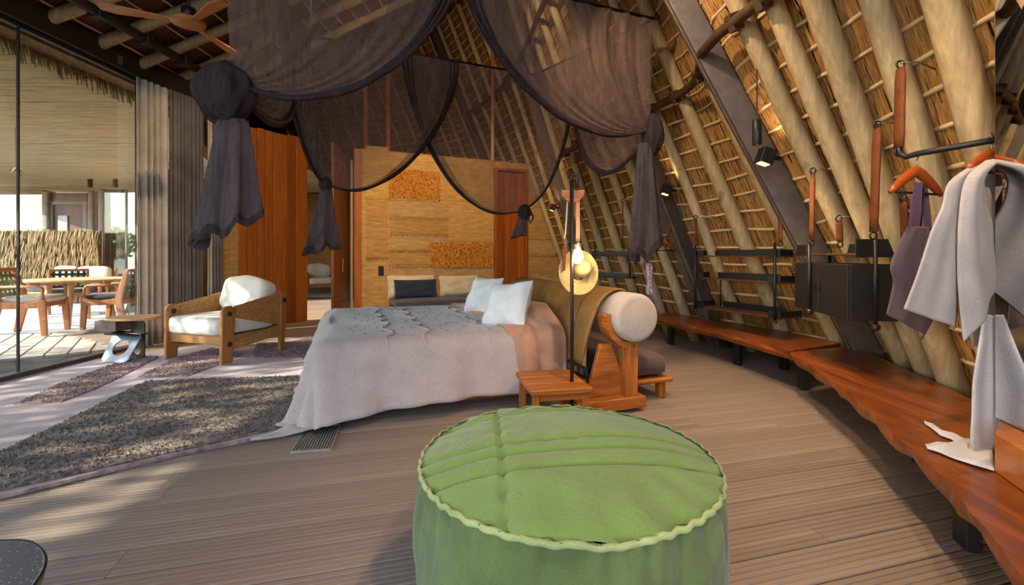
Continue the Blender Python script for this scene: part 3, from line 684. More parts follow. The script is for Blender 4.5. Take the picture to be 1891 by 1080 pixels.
# strap back dining chairs (local: front is -y)
def dchair(strap, seat):
    t = thing('terrace_chair', (0,0,0))
    for s in (-1, 1):
        x = s*.27
        MB().prism([(-.27,.0),(-.21,.0),(-.17,.46),(-.25,.46)], -.02, .02, T=lambda y, z, w: Vector((x+w, y, z))).build('leg', M['outwood'], t, local=True, bevel=.008)
        MB().prism([(.24,0),(.31,0),(.25,.42),(.33,.86),(.28,.86),(.15,.42)], -.02, .02, T=lambda y, z, w: Vector((x+w, y, z))).build('leg', M['outwood'], t, local=True, bevel=.008)
        MB().prism([(-.25,.36),(.2,.36),(.2,.46),(-.02,.42),(-.25,.46)], -.018, .018, T=lambda y, z, w: Vector((x+w, y, z))).build('side_rail', M['outwood'], t, local=True, bevel=.006)
        MB().tube([(x,-.22,.44),(x,-.22,.60),(x,-.18,.64),(x,.24,.64)], .018, 6).build('armrest', M['outwood'], t, local=True, smooth=True)
    MB().box((0,-.21,.40), (.5,.03,.07)).build('front_rail', M['outwood'], t, local=True, bevel=.006); MB().box((0,.21,.40), (.5,.03,.07)).build('back_rail', M['outwood'], t, local=True, bevel=.006)
    MB().box((0,.305,.85), (.56,.04,.05)).build('top_rail', M['outwood'], t, local=True, bevel=.008)
    mb = MB(); cushion(mb, .52,.5,.09,.5,.35,24,8, Matrix.Translation((0,-.02,.47))); mb.build('seat_cushion', seat, t, local=True, smooth=True)
    for k in range(4): z = .52+.082*k; MB().box((0,.262+.16*(z-.42),z), (.53,.008,.05)).build('strap', strap, t, local=True)
    for k in range(6): x = -.215+.086*k; MB().bar((x,.262,.46),(x,.33,.84),.045,.006,up=(0,1,0)).build('strap', strap, t, local=True)
    return t
c1 = dchair(M['strapg'], M['offwhite']); tag(c1, 'terrace chair with olive green strap back facing the round table', 'chair', 'terrace dining chairs')
c1.location = (-6.98, 6.62, .014); c1.rotation_euler = (0,0,math.radians(112)); c1.scale = (1.13,1.13,1.1)
c2 = dchair(M['strapd'], M['charcoal']); tag(c2, 'dark strap back terrace chair right of the round table by the curtain', 'chair', 'terrace dining chairs')
c2.location = (-6.36, 7.28, .014); c2.rotation_euler = (0,0,math.radians(-78)); c2.scale = (1.08,1.08,1.06)
c3 = copy_tree(c2); c3.scale = (1,1,1); place(c3, (-8.55, 8.75, .014), math.radians(40), 'dark strap back terrace chair behind the round table')
# lounge chairs at the back of the terrace
def lounge():
    t = thing('lounge_chair', (0,0,0))
    for s in (-1, 1):
        x = s*.36
        MB().prism([(-.34,0),(-.28,0),(-.22,.52),(-.30,.52)], -.025, .025, T=lambda y, z, w: Vector((x+w, y, z))).build('leg', M['outwood'], t, local=True, bevel=.008)
        MB().prism([(.30,0),(.38,0),(.5,.86),(.42,.86)], -.025, .025, T=lambda y, z, w: Vector((x+w, y, z))).build('leg', M['outwood'], t, local=True, bevel=.008)
        MB().bar((x,-.28,.52),(x,.36,.5),.06,.03).build('armrest', M['outwood'], t, local=True, bevel=.006)
    MB().box((0,0,.28), (.7,.66,.05)).build('seat_frame', M['outwood'], t, local=True, bevel=.006)
    mb = MB(); cushion(mb, .68,.66,.16,.4,.3,24,8, Matrix.Translation((0,-.02,.38))); mb.build('seat_cushion', M['charcoal'], t, local=True, smooth=True)
    mb = MB(); cushion(mb, .66,.16,.48,.4,.4,24,10, Matrix.Translation((0,.28,.66)) @ Matrix.Rotation(-.2,4,'X')); mb.build('back_cushion', M['offwhite'], t, local=True, smooth=True)
    return t
l1 = lounge(); tag(l1, 'lounge chair with white back cushion before the palm fence, right one', 'chair', 'terrace lounge chairs'); l1.location = (-9.9,10.6,0); l1.rotation_euler = (0,0,math.radians(18))
l2 = copy_tree(l1); place(l2, (-11.0,10.9,0), math.radians(-8), 'lounge chair with white back cushion before the palm fence, left one')
mb = MB(); pillow(mb, .42,.26,.12, frame(Vector((-9.98,10.42,.60)), *axes((-.3,-.9,.35))), 12); tag(mb.build('navy_pillow', M['navy'], smooth=True), 'small navy pillow lying on a terrace lounge chair', 'pillow')
# ================================================================== FURNITURE
# ---- rug
M['lilac'] = fabric('lilac_flatweave', (196,176,176), .12, 120, .95, .7, 3.5, .2, coord='World')
M['brownpile'] = fabric('grey_brown_pile', (120,104,92), .40, 45, .97, 1.0, 30, .2, coord='World')
M['purplepile'] = fabric('mauve_brown_pile', (152,126,122), .3, 45, .97, 1.0, 22, .2, coord='World')
def gpoly(pts): return [(gp(x, y).x, gp(x, y).y) for x, y in pts]
A = gp(556, 794); dl = (gp(0, 921)-A).normalized()
O1 = A+dl*2.6; rugpts = [(O1.x, O1.y)]
for t in range(1, 9): p = lerp(O1, A, t/8); n = Vector((-dl.y, dl.x, 0)); p = p+n*.02*math.sin(t*1.9); rugpts.append((p.x, p.y))
rugpts += [(-.95,3.6),(-1.6,5.6),(-2.35,6.35),(-3.6,6.25),(-4.35,5.35),(-4.55,4.9),(-4.45,3.8),(-4.4,2.6),(-4.5,1.2)]
rug = thing('area_rug', (-3.2,3.8,0), 0, 'large lilac floor rug with grey brown pile bands beneath the armchair', 'rug')
MB().prism(rugpts, .002, .014).build('flat_weave', M['lilac'], rug)
def pile(pts, m, h, seed):
    P = [Vector((x, y, 0)) for x, y in pts]; mb = MB(); mb.prism(pts, .010, h)
    o = mb.build('pile_band', m, rug, bevel=.008); r_ = random.Random(seed); xs = [x for x, y in pts]; ys = [y for x, y in pts]; tf = MB(); n = 0
    def inside(x, y):
        c = False; j = len(pts)-1
        for i in range(len(pts)):
            if (pts[i][1] > y) != (pts[j][1] > y) and x < (pts[j][0]-pts[i][0])*(y-pts[i][1])/(pts[j][1]-pts[i][1])+pts[i][0]: c = not c
            j = i
        return c
    area = (max(xs)-min(xs))*(max(ys)-min(ys))
    for q in range(int(area*4200)):
        x, y = r_.uniform(min(xs), max(xs)), r_.uniform(min(ys), max(ys))
        if not inside(x, y): continue
        L = r_.uniform(.006,.016); w_ = r_.uniform(.004,.010); a = r_.uniform(-.5,.5); d_ = Vector((math.cos(a), math.sin(a), 0)); e_ = Vector((-d_.y, d_.x, 0)); p = Vector((x, y, h-.002))
        tf.add([p-d_*w_*1.6, p+d_*w_*1.6, p+UP*L+e_*r_.uniform(-.01,.01), p+e_*w_], [(0,1,2),(1,3,2),(3,0,2)])
    t_ = tf.build('pile_tufts', m, o, recalc=False); t_['kind'] = 'stuff'
    return o
dk = [gp(-260,915), gp(0,840), gp(95,795), gp(190,748), gp(268,708)]
dkp = [(p.x, p.y) for p in dk] + [(gp(400,703).x, gp(400,703).y), (gp(548,698).x, gp(548,698).y)] + [(-1.55,3.6),(A.x-.03,A.y+.06)]
for t in (.25,.5,.75,1): p = lerp(A, O1, t)+Vector((-.02,.06,0)); dkp.append((p.x, p.y))
pile(dkp, M['brownpile'], .024, 1)
pile(gpoly([(25,752),(112,746),(175,722),(240,690),(292,662),(255,660),(190,682),(110,712)]), M['purplepile'], .021, 2)
pile(gpoly([(252,700),(345,698),(415,672),(450,655),(392,645),(330,662)]), M['purplepile'], .021, 3)
pile([(-2.9,5.05),(-2.2,5.0),(-2.0,5.5),(-2.3,6.0),(-3.3,5.9)], M['purplepile'], .021, 4)
bd_ = [Vector((x, y, .016)) for x, y in rugpts[:9]]
MB().tube(smooth_path(bd_, 10), .013, 6, wob=.12).build('bound_edge', M['purplepile'], rug, smooth=True)
# ---- armchair (local: front is -y)
M['bolt'] = plain('dark_bolt', (46,38,32), .5, .2)
def armchair():
    t = thing('armchair', (0,0,0)); w = .41
    for s in (-1, 1):
        x = s*w; T = lambda y, z, q: Vector((x+q, y, z))
        MB().prism([(-.42,0),(-.29,0),(-.27,.34),(-.25,.56),(-.30,.60),(-.37,.60),(-.41,.56)], -.022, .022, T=T).build('leg', M['oak'], t, local=True, bevel=.012)
        MB().prism([(.33,0),(.39,0),(.44,.68),(.34,.68)], -.022, .022, T=T).build('leg', M['oak'], t, local=True, bevel=.008)
        MB().prism([(-.27,.59),(.40,.71),(.38,.30),(-.26,.47)], -.016, .016, T=T).build('arm_panel', M['oakx'], t, local=True, bevel=.008)
        MB().prism([(-.28,.22),(.36,.32),(.36,.20),(-.28,.13)], -.016, .016, T=T).build('side_rail', M['oakx'], t, local=True, bevel=.006)
        for (yy, zz) in ((-.335,.52),(-.335,.20),(.385,.60)):
            MB().lathe([(.024,-.03),(.026,-.03),(.026,.03),(.022,.034)], 14, (x,yy,zz), Matrix.Rotation(PI/2,3,'Y')).build('bolt', M['bolt'], t, local=True, smooth=True)
    MB().box((0,-.36,.245), (.80,.03,.11)).build('front_rail', M['oakx'], t, local=True, bevel=.008)
    MB().box((0,.37,.26), (.80,.03,.11)).build('back_rail', M['oakx'], t, local=True, bevel=.008)
    MB().box((0,.0,.27), (.78,.72,.025)).build('seat_board', M['oakx'], t, local=True)
    MB().prism([(.34,.42),(.37,.42),(.42,.70),(.39,.70)], -.40, .40, T=lambda y, z, q: Vector((q, y, z))).build('back_panel', M['oakx'], t, local=True, bevel=.006)
    mb = MB(); cushion(mb, .765,.78,.20,.33,.22,40,14, Matrix.Translation((0,-.05,.38))); mb.build('seat_cushion', M['offwhite'], t, local=True, smooth=True)
    mb = MB()
    def dent(p):
        k = max(0, 1-((p.x/.16)**2+(p.z/.12)**2)); p.y *= 1-.38*k
        p.y *= 1+.10*math.sin(p.x*22+p.z*9); p.z *= 1+.05*math.cos(p.x*13)
        return p
    cushion(mb, .70,.24,.44,.5,.5,48,22, Matrix.Translation((.02,.24,.66)) @ Matrix.Rotation(-.32,4,'X') @ Matrix.Rotation(.06,4,'Y'), dent); mb.build('back_cushion', M['offwhite'], t, local=True, smooth=True)
    return t
ac = armchair(); tag(ac, 'oak armchair with white cushions standing on the rug by the curtain', 'armchair', 'oak armchairs')
fL, fR = gp(309,664), gp(424,676); ang = math.atan2(fR.y-fL.y, fR.x-fL.x); fx = (fL+fR)/2
ac.location = fx + Matrix.Rotation(ang,3,'Z') @ Vector((0,.355,0)) + Vector((0,0,.020)); ac.rotation_euler = (0,0,ang)
ac2 = copy_tree(ac); place(ac2, (-5.75,13.6,.03), math.radians(35), 'oak armchair with white cushions in the next room, seen through the doorway')
tag(MB().box((-5.6,13.5,.015), (2.6,2.2,.025)).build('room_rug', M['brownpile']), 'dark rug under the armchair in the next room', 'rug')
# ---- folded steel side table
b0 = gp(212, 668); st = thing('side_table', (b0.x, b0.y, .016), math.radians(-8), 'small side table of folded blue grey steel with oval wood top', 'side table')
MB().lathe([(.255,.435),(.27,.44),(.27,.455),(.262,.46)], 32).xf(Matrix.Translation((.10,.12,0)) @ Matrix.Diagonal((1.02,.8,1,1))).build('tabletop', M['tabletop'], st, local=True, bevel=0)
def plate_px(corners, hole, hr, th, name, m):      # folded plate from its four corners, with a round hole
    BLc, BRc, TRc, TLc = corners; n = 28; vs = []; fs = []; nn = (BRc-BLc).cross(TLc-BLc).normalized()
    def P(u, v): return lerp(lerp(BLc, BRc, u), lerp(TLc, TRc, u), v)
    for s in (-1, 1):
        for k in range(n):
            a = 2*PI*k/n; c, q = math.cos(a), math.sin(a); k_ = min((1-hole[0])/c if c > 1e-6 else 9, hole[0]/-c if c < -1e-6 else 9, (1-hole[1])/q if q > 1e-6 else 9, hole[1]/-q if q < -1e-6 else 9)
            vs += [P(hole[0]+hr[0]*c, hole[1]+hr[1]*q)+nn*s*th/2, P(hole[0]+k_*c, hole[1]+k_*q)+nn*s*th/2]
    for a in (0, 2*n):
        for k in range(n): j = (k+1) % n; fs.append((a+2*k, a+2*k+1, a+2*j+1, a+2*j))
    for k in range(n): j = (k+1) % n; fs += [(2*k, 2*j, 2*n+2*j, 2*n+2*k), (2*k+1, 2*n+2*k+1, 2*n+2*j+1, 2*j+1)]
    return MB().add(vs, fs).build(name, m, st)
def onz(x, y, d, z): p = px(x, y, d); p.z = z; return p
plate_px([onz(186,0,4.86,.018), onz(234,0,4.80,.018), px(264,617,4.98), px(212,613,5.04)], (.5,.48), (.27,.27), .012, 'leaning_plate', M['steelblue'])
plate_px([onz(242,0,5.06,.018), onz(267,0,5.02,.018), px(268,593,5.02), px(243,593,5.06)], (.42,.2), (.30,.11), .012, 'upright_plate', M['black'])
qc = px(205,601,5.05); MB().box((qc.x,qc.y+.05,qc.z), (.27,.22,.115), Matrix.Rotation(math.radians(-8),3,'Z')).build('shelf_box', M['steel'], st, bevel=.004)
MB().bar(px(207,614,5.0), px(262,618,5.0), .20, .012).build('sloping_plate', M['black'], st)
# ---- bed
BO = Vector((-1.27, 3.12, 0)); BL, BWd, BH = 1.86, 1.84, .50       # foot corner near camera; length along U, width along V
bed = thing('bed', BO+U*1.0+V*.9, math.radians(20), 'wide low bed with mauve grey linen coverlet trailing on the rug', 'bed')
def bp(a, b, z): return BO+U*a+V*b+UP*z
def bbox(a0, a1, b0, b1, z0, z1):
    return MB().add([bp(a, b, z) for z in (z0, z1) for b in (b0, b1) for a in (a0, a1)], [(0,2,3,1),(4,5,7,6),(0,1,5,4),(2,6,7,3),(0,4,6,2),(1,3,7,5)])
bbox(.08, BL, .08, BWd-.08, .02, .22).build('bed_base', M['teak'], bed, bevel=.01)
bbox(.06, BL, .06, BWd-.06, .22, BH+.03).build('mattress', M['offwhite'], bed, bevel=.05)
def drape(a, b, top, r, flare, ph, seed, foot=True):
    """cloth point: (a,b) in the flat cloth, folded over the mattress edges"""
    ea = min(0, a) if foot else 0; eb = b if b < 0 else (b-BWd if b > BWd else 0)
    ex = math.hypot(ea, eb); ca = max(a, 0); cb = min(max(b, 0), BWd)
    if ex < 1e-6: da, db = 0, 0
    else: da, db = ea/ex, eb/ex
    q = r*PI/2
    if ex < q: an = ex/r; out, z = r*math.sin(an), top-r*(1-math.cos(an))
    else:
        dn = ex-q; H = top-r-.024
        if dn < H: out, z = r+flare*dn/H*dn/H*.5+flare*.5*dn/H, top-r-dn
        else: out, z = r+flare+(dn-H)*.75, .024+.012*abs(math.sin(12*(dn-H)+ph))
    rip = 0
    if z < top-.02:
        s = (a if abs(db) > abs(da) else b); k = min(1, (top-z)/top)
        rip = .035*k*(math.sin(9*s+ph)+.5*math.sin(21*s+2*ph))*(1 if ex > 0 else 0)
    corner = 1 if (ea < 0 and eb < 0) else 0
    if corner:
        tip = min(1, ex/1.0)**3; da2 = da-.25*tip; 
        return bp(ca+da2*(out+rip), cb+db*(out+rip)*(1-.35*tip), z)
    return bp(ca+da*(out+rip), cb+db*(out+rip), z + (.012*math.sin(3.1*a+1)*math.sin(4.3*b) + .006*math.sin(11*a+5*b) if ex < 1e-6 else 0))
SK = .66
def cov(u, v):
    a = -SK+(BL-.10+SK)*u; b = -SK+.06+(BWd+2*SK-.1)*v
    if b < 0:
        k = min(1, max(0, (a+.2)/.9)); b = b*(1-.13*k)                # hem lifts towards the head
    return drape(a, b, BH+.075, .12, .10, 1.3, 1)
cv = MB().grid(cov, 90, 100).build('coverlet', M['coverlet'], bed, smooth=True, solid=.012)
# embroidered ridges and dashes on the coverlet
r_ = random.Random(77); mbk = MB(); mbd = MB()
for a0 in (.42, .68, 1.16):
    pts = [drape(a0+.03*math.sin(b_*17)+.01*math.sin(b_*41), b_, BH+.085, .12, .10, 1.3, 1) for b_ in [-.42+.045*k for k in range(50)]]
    mbk.tube(pts, [.0045+.003*abs(math.sin(k*1.7)) for k in range(len(pts))], 5)
mbk.build('embroidered_ridge', M['coverlet'], cv, smooth=True)
for k in range(240):
    a0 = r_.uniform(.15, 1.75); b0 = .1+.075*int(r_.uniform(0, 22)); p = drape(a0, b0, BH+.081, .12, .10, 1.3, 1); q = drape(a0+r_.uniform(.008,.022), b0+r_.uniform(-.005,.005), BH+.081, .12, .10, 1.3, 1)
    mbd.tube([p, q], .0028, 4)
o = mbd.build('stitched_dashes', M['charcoal'], cv); o['kind'] = 'stuff'
# bedding mound near the head, falling over the side, lamp warmth in its colour
def warm_lit(u, v):
    a = 1.28+(1.76-1.28)*u; b = -.46+(BWd+.80)*v
    p = drape(a, b, BH+.092, .13, .05, 1.3, 2); k = math.sin(PI/2*min(1, u*1.2))**1.3; hb = min(1, max(0, (b+.05)/.3))*min(1, max(0, (BWd-b)/.3))
    p.z += .13*k*hb; p = p - V*.05*k*(1-hb)*(.3+.7*math.sin(PI*u)); p += V*.02*math.sin(u*14+1)*(1-hb); return p
MB().grid(warm_lit, 34, 90).build('peach_cover', M['peach'], bed, smooth=True, solid=.012)
# white pillows
def put_pillow(x, y, d, w, h, t, nrm, up, m, label, seed, grp=None, name='pillow'):
    c = px(x, y, d); X_, Y_, Z_ = axes(nrm, up); mb = MB(); pillow(mb, w, h, t, frame(c, X_, Y_, Z_), 24, .1, .01, seed)
    return tag(mb.build(name, m, smooth=True), label, 'pillow', grp)
put_pillow(936, 564, 3.80, .48, .42, .19, -U*.88+UP*.42-V*.42, UP+V*.12, M['white'], 'larger white square pillow at the bed head, nearest the camera', 3, 'white bed pillows')
put_pillow(893, 545, 4.45, .44, .38, .17, -U*.9+UP*.42-V*.36, UP, M['white'], 'smaller white square pillow behind the front one on the bed', 4, 'white bed pillows')
# ---- headboard: bolster in wooden cradles, canvas cover, side board
HC = Vector((.90, 3.30, .70)); R0 = .176; HL = 2.30
hb = thing('headboard', Vector((.90,3.30,0)), math.radians(20), 'wood framed headboard with grey bolster and tan canvas cover', 'headboard')
def hp_(u, v, z): return Vector((HC.x, HC.y, 0))+U*u+V*v+UP*z
RB = Matrix((U, UP, -V)).transposed()      # lathe axis along -V
mb = MB(); mb.lathe([(.0001,.03),(R0*.80,.03),(R0*.95,.022),(R0,0),(R0*1.005,-.6),(R0,-HL+.02),(R0*.9,-HL),(.0001,-HL)], 44, HC, RB, cap=False)
mb.build('bolster', M['bolster'], hb, smooth=True)
for k, v in enumerate((.10, HL-.12)):
    pts = [hp_((R0+.03)*math.cos(a), v, HC.z+(R0+.03)*math.sin(a)) for a in [math.radians(x) for x in range(172, 279, 7)]]
    mb = MB(); 
    for a, b_ in zip(pts[:-1], pts[1:]): mb.bar(a, b_, .11, .042, up=(b_-a).cross(V))
    mb.build('cradle', M['teak'], hb, bevel=.0)
    MB().add([hp_(x_, v+y_, z_) for z_ in (.11,.52) for y_ in (-.055,.055) for x_ in (-.05,.05)], [(0,2,3,1),(4,5,7,6),(0,1,5,4),(2,6,7,3),(0,4,6,2),(1,3,7,5)]).build('post', M['teakz'], hb, bevel=.006)
    MB().add([hp_(x_, v+y_, z_) for z_ in (.03,.115) for y_ in (-.075,.075) for x_ in (-.55,.11)], [(0,2,3,1),(4,5,7,6),(0,1,5,4),(2,6,7,3),(0,4,6,2),(1,3,7,5)]).build('foot_beam', M['teak'], hb, bevel=.008)
    MB().prism([(-.34,.115),(.02,.115),(-.13,.50),(-.22,.50)], v+.02, v+.06, T=lambda u, z, q: hp_(u, q, z)).build('side_board', M['teak'], hb, bevel=.005)
# canvas cover: profile over the bolster and down the bed side
prof = [(.16,.62),(.178,.70),(.16,.78),(.10,.852),(.0,.886),(-.10,.862),(-.185,.79),(-.235,.68),(-.275,.55),(-.30,.42),(-.315,.30),(-.325,.16)]
PP = smooth_path([Vector((u, 0, z)) for u, z in prof], 4)
def cover(a, b_):
    i = b_*(len(PP)-1); j = int(min(i, len(PP)-2)); p = lerp(PP[j], PP[j+1], i-j); v = .30+(HL-.33)*a
    sag = .016*math.sin(9*a+3*b_)+.011*math.sin(21*a-5*b_)+.012*math.sin(33*a)*b_; edge = -.22*(1-a)**8*max(0, b_-.25)+.10*max(0,.3-b_)*(1-a)**6
    return hp_(p.x-abs(sag)*.7, v+edge, p.z+sag*.5)
cvr = MB().grid(cover, 70, 44).build('canvas_cover', M['tan'], hb, smooth=True, solid=.012)
def flap(a, b_):
    i = (.30+.58*b_)*(len(PP)-1); j = int(min(i, len(PP)-2)); p = lerp(PP[j], PP[j+1], i-j)
    return hp_(p.x-.022-.02*math.sin(PI*b_), .20+.17*a-.07*math.sin(PI*b_)*(1-a), p.z+.01)
MB().grid(flap, 8, 20).build('folded_flap', M['tan'], cvr, smooth=True, solid=.016)
sp = hp_(-.40, .20, .27); MB().bar(hp_(-.345,.10,.30), hp_(-.345,.40,.30), .014, .085, up=UP).build('switch_panel', M['black'], hb, bevel=.004)
for k in range(3): MB().bar(hp_(-.354,.15+.09*k,.30), hp_(-.354,.19+.09*k,.30), .01, .04).build('socket', M['chrome'], hb)
rl = px(1079, 570, 3.55); MB().tube([rl+Vector((-.03,0,-.05)), rl+Vector((-.02,0,.0)), rl+Vector((.03,0,.02)), rl+Vector((.05,0,.0))], .014, 8).build('reading_light', M['black'], hb, smooth=True)
# ---- low seat behind the bolster
cs = thing('low_daybed', hp_(.20,.1,0), math.radians(20), 'low wooden daybed with plum brown mattress behind the headboard bolster', 'daybed')
def hbox(u0, u1, v0, v1, z0, z1): return MB().add([hp_(a, b, z) for z in (z0, z1) for b in (v0, v1) for a in (u0, u1)], [(0,2,3,1),(4,5,7,6),(0,1,5,4),(2,6,7,3),(0,4,6,2),(1,3,7,5)])
hbox(-.10,.50,.20,HL,.135,.175).build('seat_board', M['teak'], cs, bevel=.015)
for (u_, v_) in ((.43,.28),(.43,HL-.1),(-.05,.28),(-.05,HL-.1)): hbox(u_-.03,u_+.03,v_-.03,v_+.03,.0,.135).build('leg', M['teakz'], cs, bevel=.006)
mb = MB(); cushion(mb, .58, HL-.22, .18, .35, .16, 48, 14, frame(hp_(.19,(HL+.20)/2,.267), U, V, UP)); mb.build('mattress', M['plum'], cs, smooth=True)
# ---- nightstand with lamp pole
nz = .30; na = math.radians(11); nO = (gp(985,722,nz)+gp(1103,718,nz)+gp(950,683,nz)+gp(1045,682,nz))/4
ns = thing('nightstand', (nO.x, nO.y, 0), na, 'small low teak side table beside the bed with a black pole through it', 'side table')
for k in range(3): MB().box((0,-.165+.165*k,nz-.018), (.41,.163,.036)).build('plank', M['teak'], ns, local=True, bevel=.008)
for sx_ in (-1,1):
    for sy_ in (-1,1): MB().box((sx_*.165,sy_*.20,(nz-.036)/2), (.045,.045,nz-.036)).build('leg', M['teakz'], ns, local=True, bevel=.005)
for sy_ in (-1,1): MB().box((0,sy_*.20,nz-.06), (.30,.025,.045)).build('apron', M['teak'], ns, local=True, bevel=.004)
lp = gp(1056, 704, nz)
fl_ = thing('floor_lamp', (lp.x, lp.y, 0), 0, 'slim black pole lamp with glass bulb hung from a leather strap', 'lamp')
ztop = px(1056, 326, lp.y).z
MB().tube([(0,0,.0),(0,0,ztop-.03)], .0125, 12).build('pole', M['black'], fl_, local=True, smooth=True)
MB().lathe([(.09,.0),(.09,.012),(.02,.018)], 20).build('base_plate', M['black'], fl_, local=True)
MB().tube([(0,0,ztop-.04),(.0,0,ztop),(.012,0,ztop+.018),(.03,0,ztop+.012),(.036,0,ztop-.03),(.036,0,ztop-.09)], .011, 10).build('hook', M['black'], fl_, local=True, smooth=True)
ly = lp.y+.03
def LP(x, y): p = px(x, y, ly); return Vector((p.x-lp.x, .03, p.z))
mb = MB(); mb.prism([(LP(1036,351).x,LP(0,351).z),(LP(1080,351).x,LP(0,351).z),(LP(1078,362).x,LP(0,362).z),(LP(1068,373).x,LP(0,373).z),(LP(1048,373).x,LP(0,373).z),(LP(1037,362).x,LP(0,362).z)], -.018, .018, T=lambda x, z, y: Vector((x, y+.03, z))); mb.build('pulley_block', M['teak'], fl_, local=True, bevel=.006)
MB().bar(LP(1067,372), LP(1067,446), .026, .008, up=(0,1,0)).build('strap', fabric('blush_strap', (206,150,118), .1, 140, .7), fl_, local=True)
MB().tube([LP(1048,372), LP(1046,405), LP(1044,432), LP(1042,440)], .006, 6).build('cord', M['cream'], fl_, local=True, smooth=True)
bc = LP(1067, 474)
MB().lathe([(.018,.10),(.026,.095),(.026,.055),(.018,.05)], 16, bc).build('bulb_socket', M['chrome'], fl_, local=True, smooth=True)
gb = glow('lit_bulb', (255,206,132), 5.0)
MB().lathe([(.0001,-.05),(.022,-.044),(.038,-.02),(.040,.005),(.030,.035),(.018,.055)], 20, bc, cap=False).build('bulb', gb, fl_, local=True, smooth=True)
pl_ = bpy.data.lights.new('bulb_light', 'POINT'); po = bpy.data.objects.new('bulb_light', pl_); COL.objects.link(po); po.parent = fl_; po.location = bc+Vector((0,-.07,0)); pl_.energy = 7; pl_.color = (1,.68,.36); pl_.shadow_soft_size = .04
# ---- straw hat hanging behind the pole
hc = px(1068, 500, ly+.10); X_, Y_, Z_ = axes(Vector((.12,-1,.12)))
ht = thing('straw_hat', (hc.x, hc.y, hc.z-.16), 0, 'round woven straw hat hanging behind the black lamp pole', 'hat')
mb = MB()
for rr in [.055+.0065*k for k in range(14)]:
    z_ = -.006*math.sin(rr*30)
    mb.tube([frame(hc, X_, Y_, Z_) @ Vector((rr*math.cos(a), rr*1.12*math.sin(a)-.01, z_+.003*math.sin(40*a+rr*700))) for a in [2*PI*k/72 for k in range(72)]], .0042, 5, closed=True)
mb.build('brim', M['straw'], ht, smooth=True, recalc=False)
MB().lathe([(.060,0),(.057,.03),(.048,.058),(.028,.07),(.0001,.073)], 28, cap=False).xf(frame(hc, X_, Y_, Z_) @ Matrix.Translation((.03,.012,0))).build('crown', M['straw'], ht, smooth=True, solid=.004)
mb = MB(); lf = px(1041, 475, ly+.06); mb.prism([(-.012,-.10),(.012,-.09),(.018,.02),(.004,.10),(-.01,.05)], -.004, .004, T=lambda x, z, y: lf+Vector((x, y, z))); tag(mb.build('leather_tag', M['leather'], bevel=.002), 'narrow leather tag hanging beside the straw hat', 'tag')
# ---- daybed along the back wall
dbo = px(716, 549, F*(EYE-.37)/(549-HY)); dbo.z = 0
db_ = thing('wall_daybed', dbo+bd*1.3-(-bn)*0, BA, 'charcoal mattress daybed along the burlap wall', 'daybed')
def wb_(x, y, z): return dbo+bd*x-bn*(y)+UP*z if False else dbo+bd*x+bn*y+UP*z
MB().add([wb_(a, b, z) for z in (.0,.19) for b in (.04,.96) for a in (.05,2.6)], [(0,2,3,1),(4,5,7,6),(0,1,5,4),(2,6,7,3),(0,4,6,2),(1,3,7,5)]).build('bed_base', M['teak'], db_, bevel=.01)
mb = MB(); cushion(mb, 2.65, 1.0, .20, .3, .14, 48, 12, frame(wb_(1.325,.5,.28), bd, -bn, UP)); mb.build('mattress', M['charcoal'], db_, smooth=True)
def dpil(x, y, w, h, off, m, label, seed, name='pillow'):
    c = dbo+bd*((px(x,y,8.6)-dbo).dot(bd)*1.0)+bn*off; d = 8.6; c.z = .37+h/2*.93; X_, Y_, Z_ = axes(bn*.93+UP*.3); mb = MB(); pillow(mb, w, h, .16, frame(c, X_, Y_, Z_), 18, .05, .008, seed); return tag(mb.build(name, m, smooth=True), label, 'pillow')
dpil(759, 528, .90, .44, .12, M['cream'], 'cream fringed pillow behind the navy one on the wall daybed', 11)
dpil(764, 533, .80, .36, .32, M['navy'], 'navy lumbar pillow with fine pattern on the wall daybed', 12)
dpil(857, 531, .80, .42, .16, M['cream'], 'plain cream fringed pillow right of the navy pillow', 13)
mb = MB(); r_ = random.Random(8)
# ---- pouf
pc = Vector((.192, 1.606, 0)); pr = .5; pz = .45
pf_ = thing('pouf', pc, 0, 'large round green canvas pouf with quilted top in the foreground', 'pouf')
def pside(u, v):
    a = 2*PI*u; z = pz*(1-v); prof_ = .5+.022*math.sin(PI*min(1,v*1.05))-.05*max(0,v-.75)**2*4
    cr = .006*math.sin(37*a+2*math.sin(3*a))*math.exp(-v*2.2)+.004*math.sin(61*a+6*v)*math.exp(-v*3)+.010*math.sin(9*a+3*v+1.2)*math.sin(PI*v)+.012*max(0,math.sin(5*a+7*v+4))**6*math.sin(PI*v)
    return Vector(((prof_+cr)*math.cos(a), (prof_+cr)*math.sin(a), z+.004))
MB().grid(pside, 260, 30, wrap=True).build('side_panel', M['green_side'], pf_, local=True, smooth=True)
seams_y = [.30,.245,-.05,-.125,-.215]; ga = math.radians(6)
def ptop(u, v):
    a = 2*PI*u; r = .505*(v**.8); x, y = r*math.cos(a), r*math.sin(a); q = r/.5
    z = pz+.085*(1-q**2.4)
    xs = x*math.cos(ga)+y*math.sin(ga); ys = -x*math.sin(ga)+y*math.cos(ga)
    for k, s in enumerate(seams_y):
        d = ys-s-.035*xs*xs*(1 if k > 1 else -.2); z -= .014*math.exp(-(d/.012)**2)
        z += .0025*math.exp(-((d)/.045)**2)*math.sin(xs*47+k*2+4*math.sin(xs*7))*(.4+.6*math.sin(xs*6+k))
    d = xs+.235-.04*ys; z -= .013*math.exp(-(d/.011)**2); z += .005*math.exp(-(d/.05)**2)*math.sin(ys*70)
    z += .007*max(0,q-.55)*2.5*math.sin(23*a+3*math.sin(2*a))*(.5+.5*math.sin(2*a+4))+.004*math.sin(7*x+9*y)
    return Vector((x, y, z))
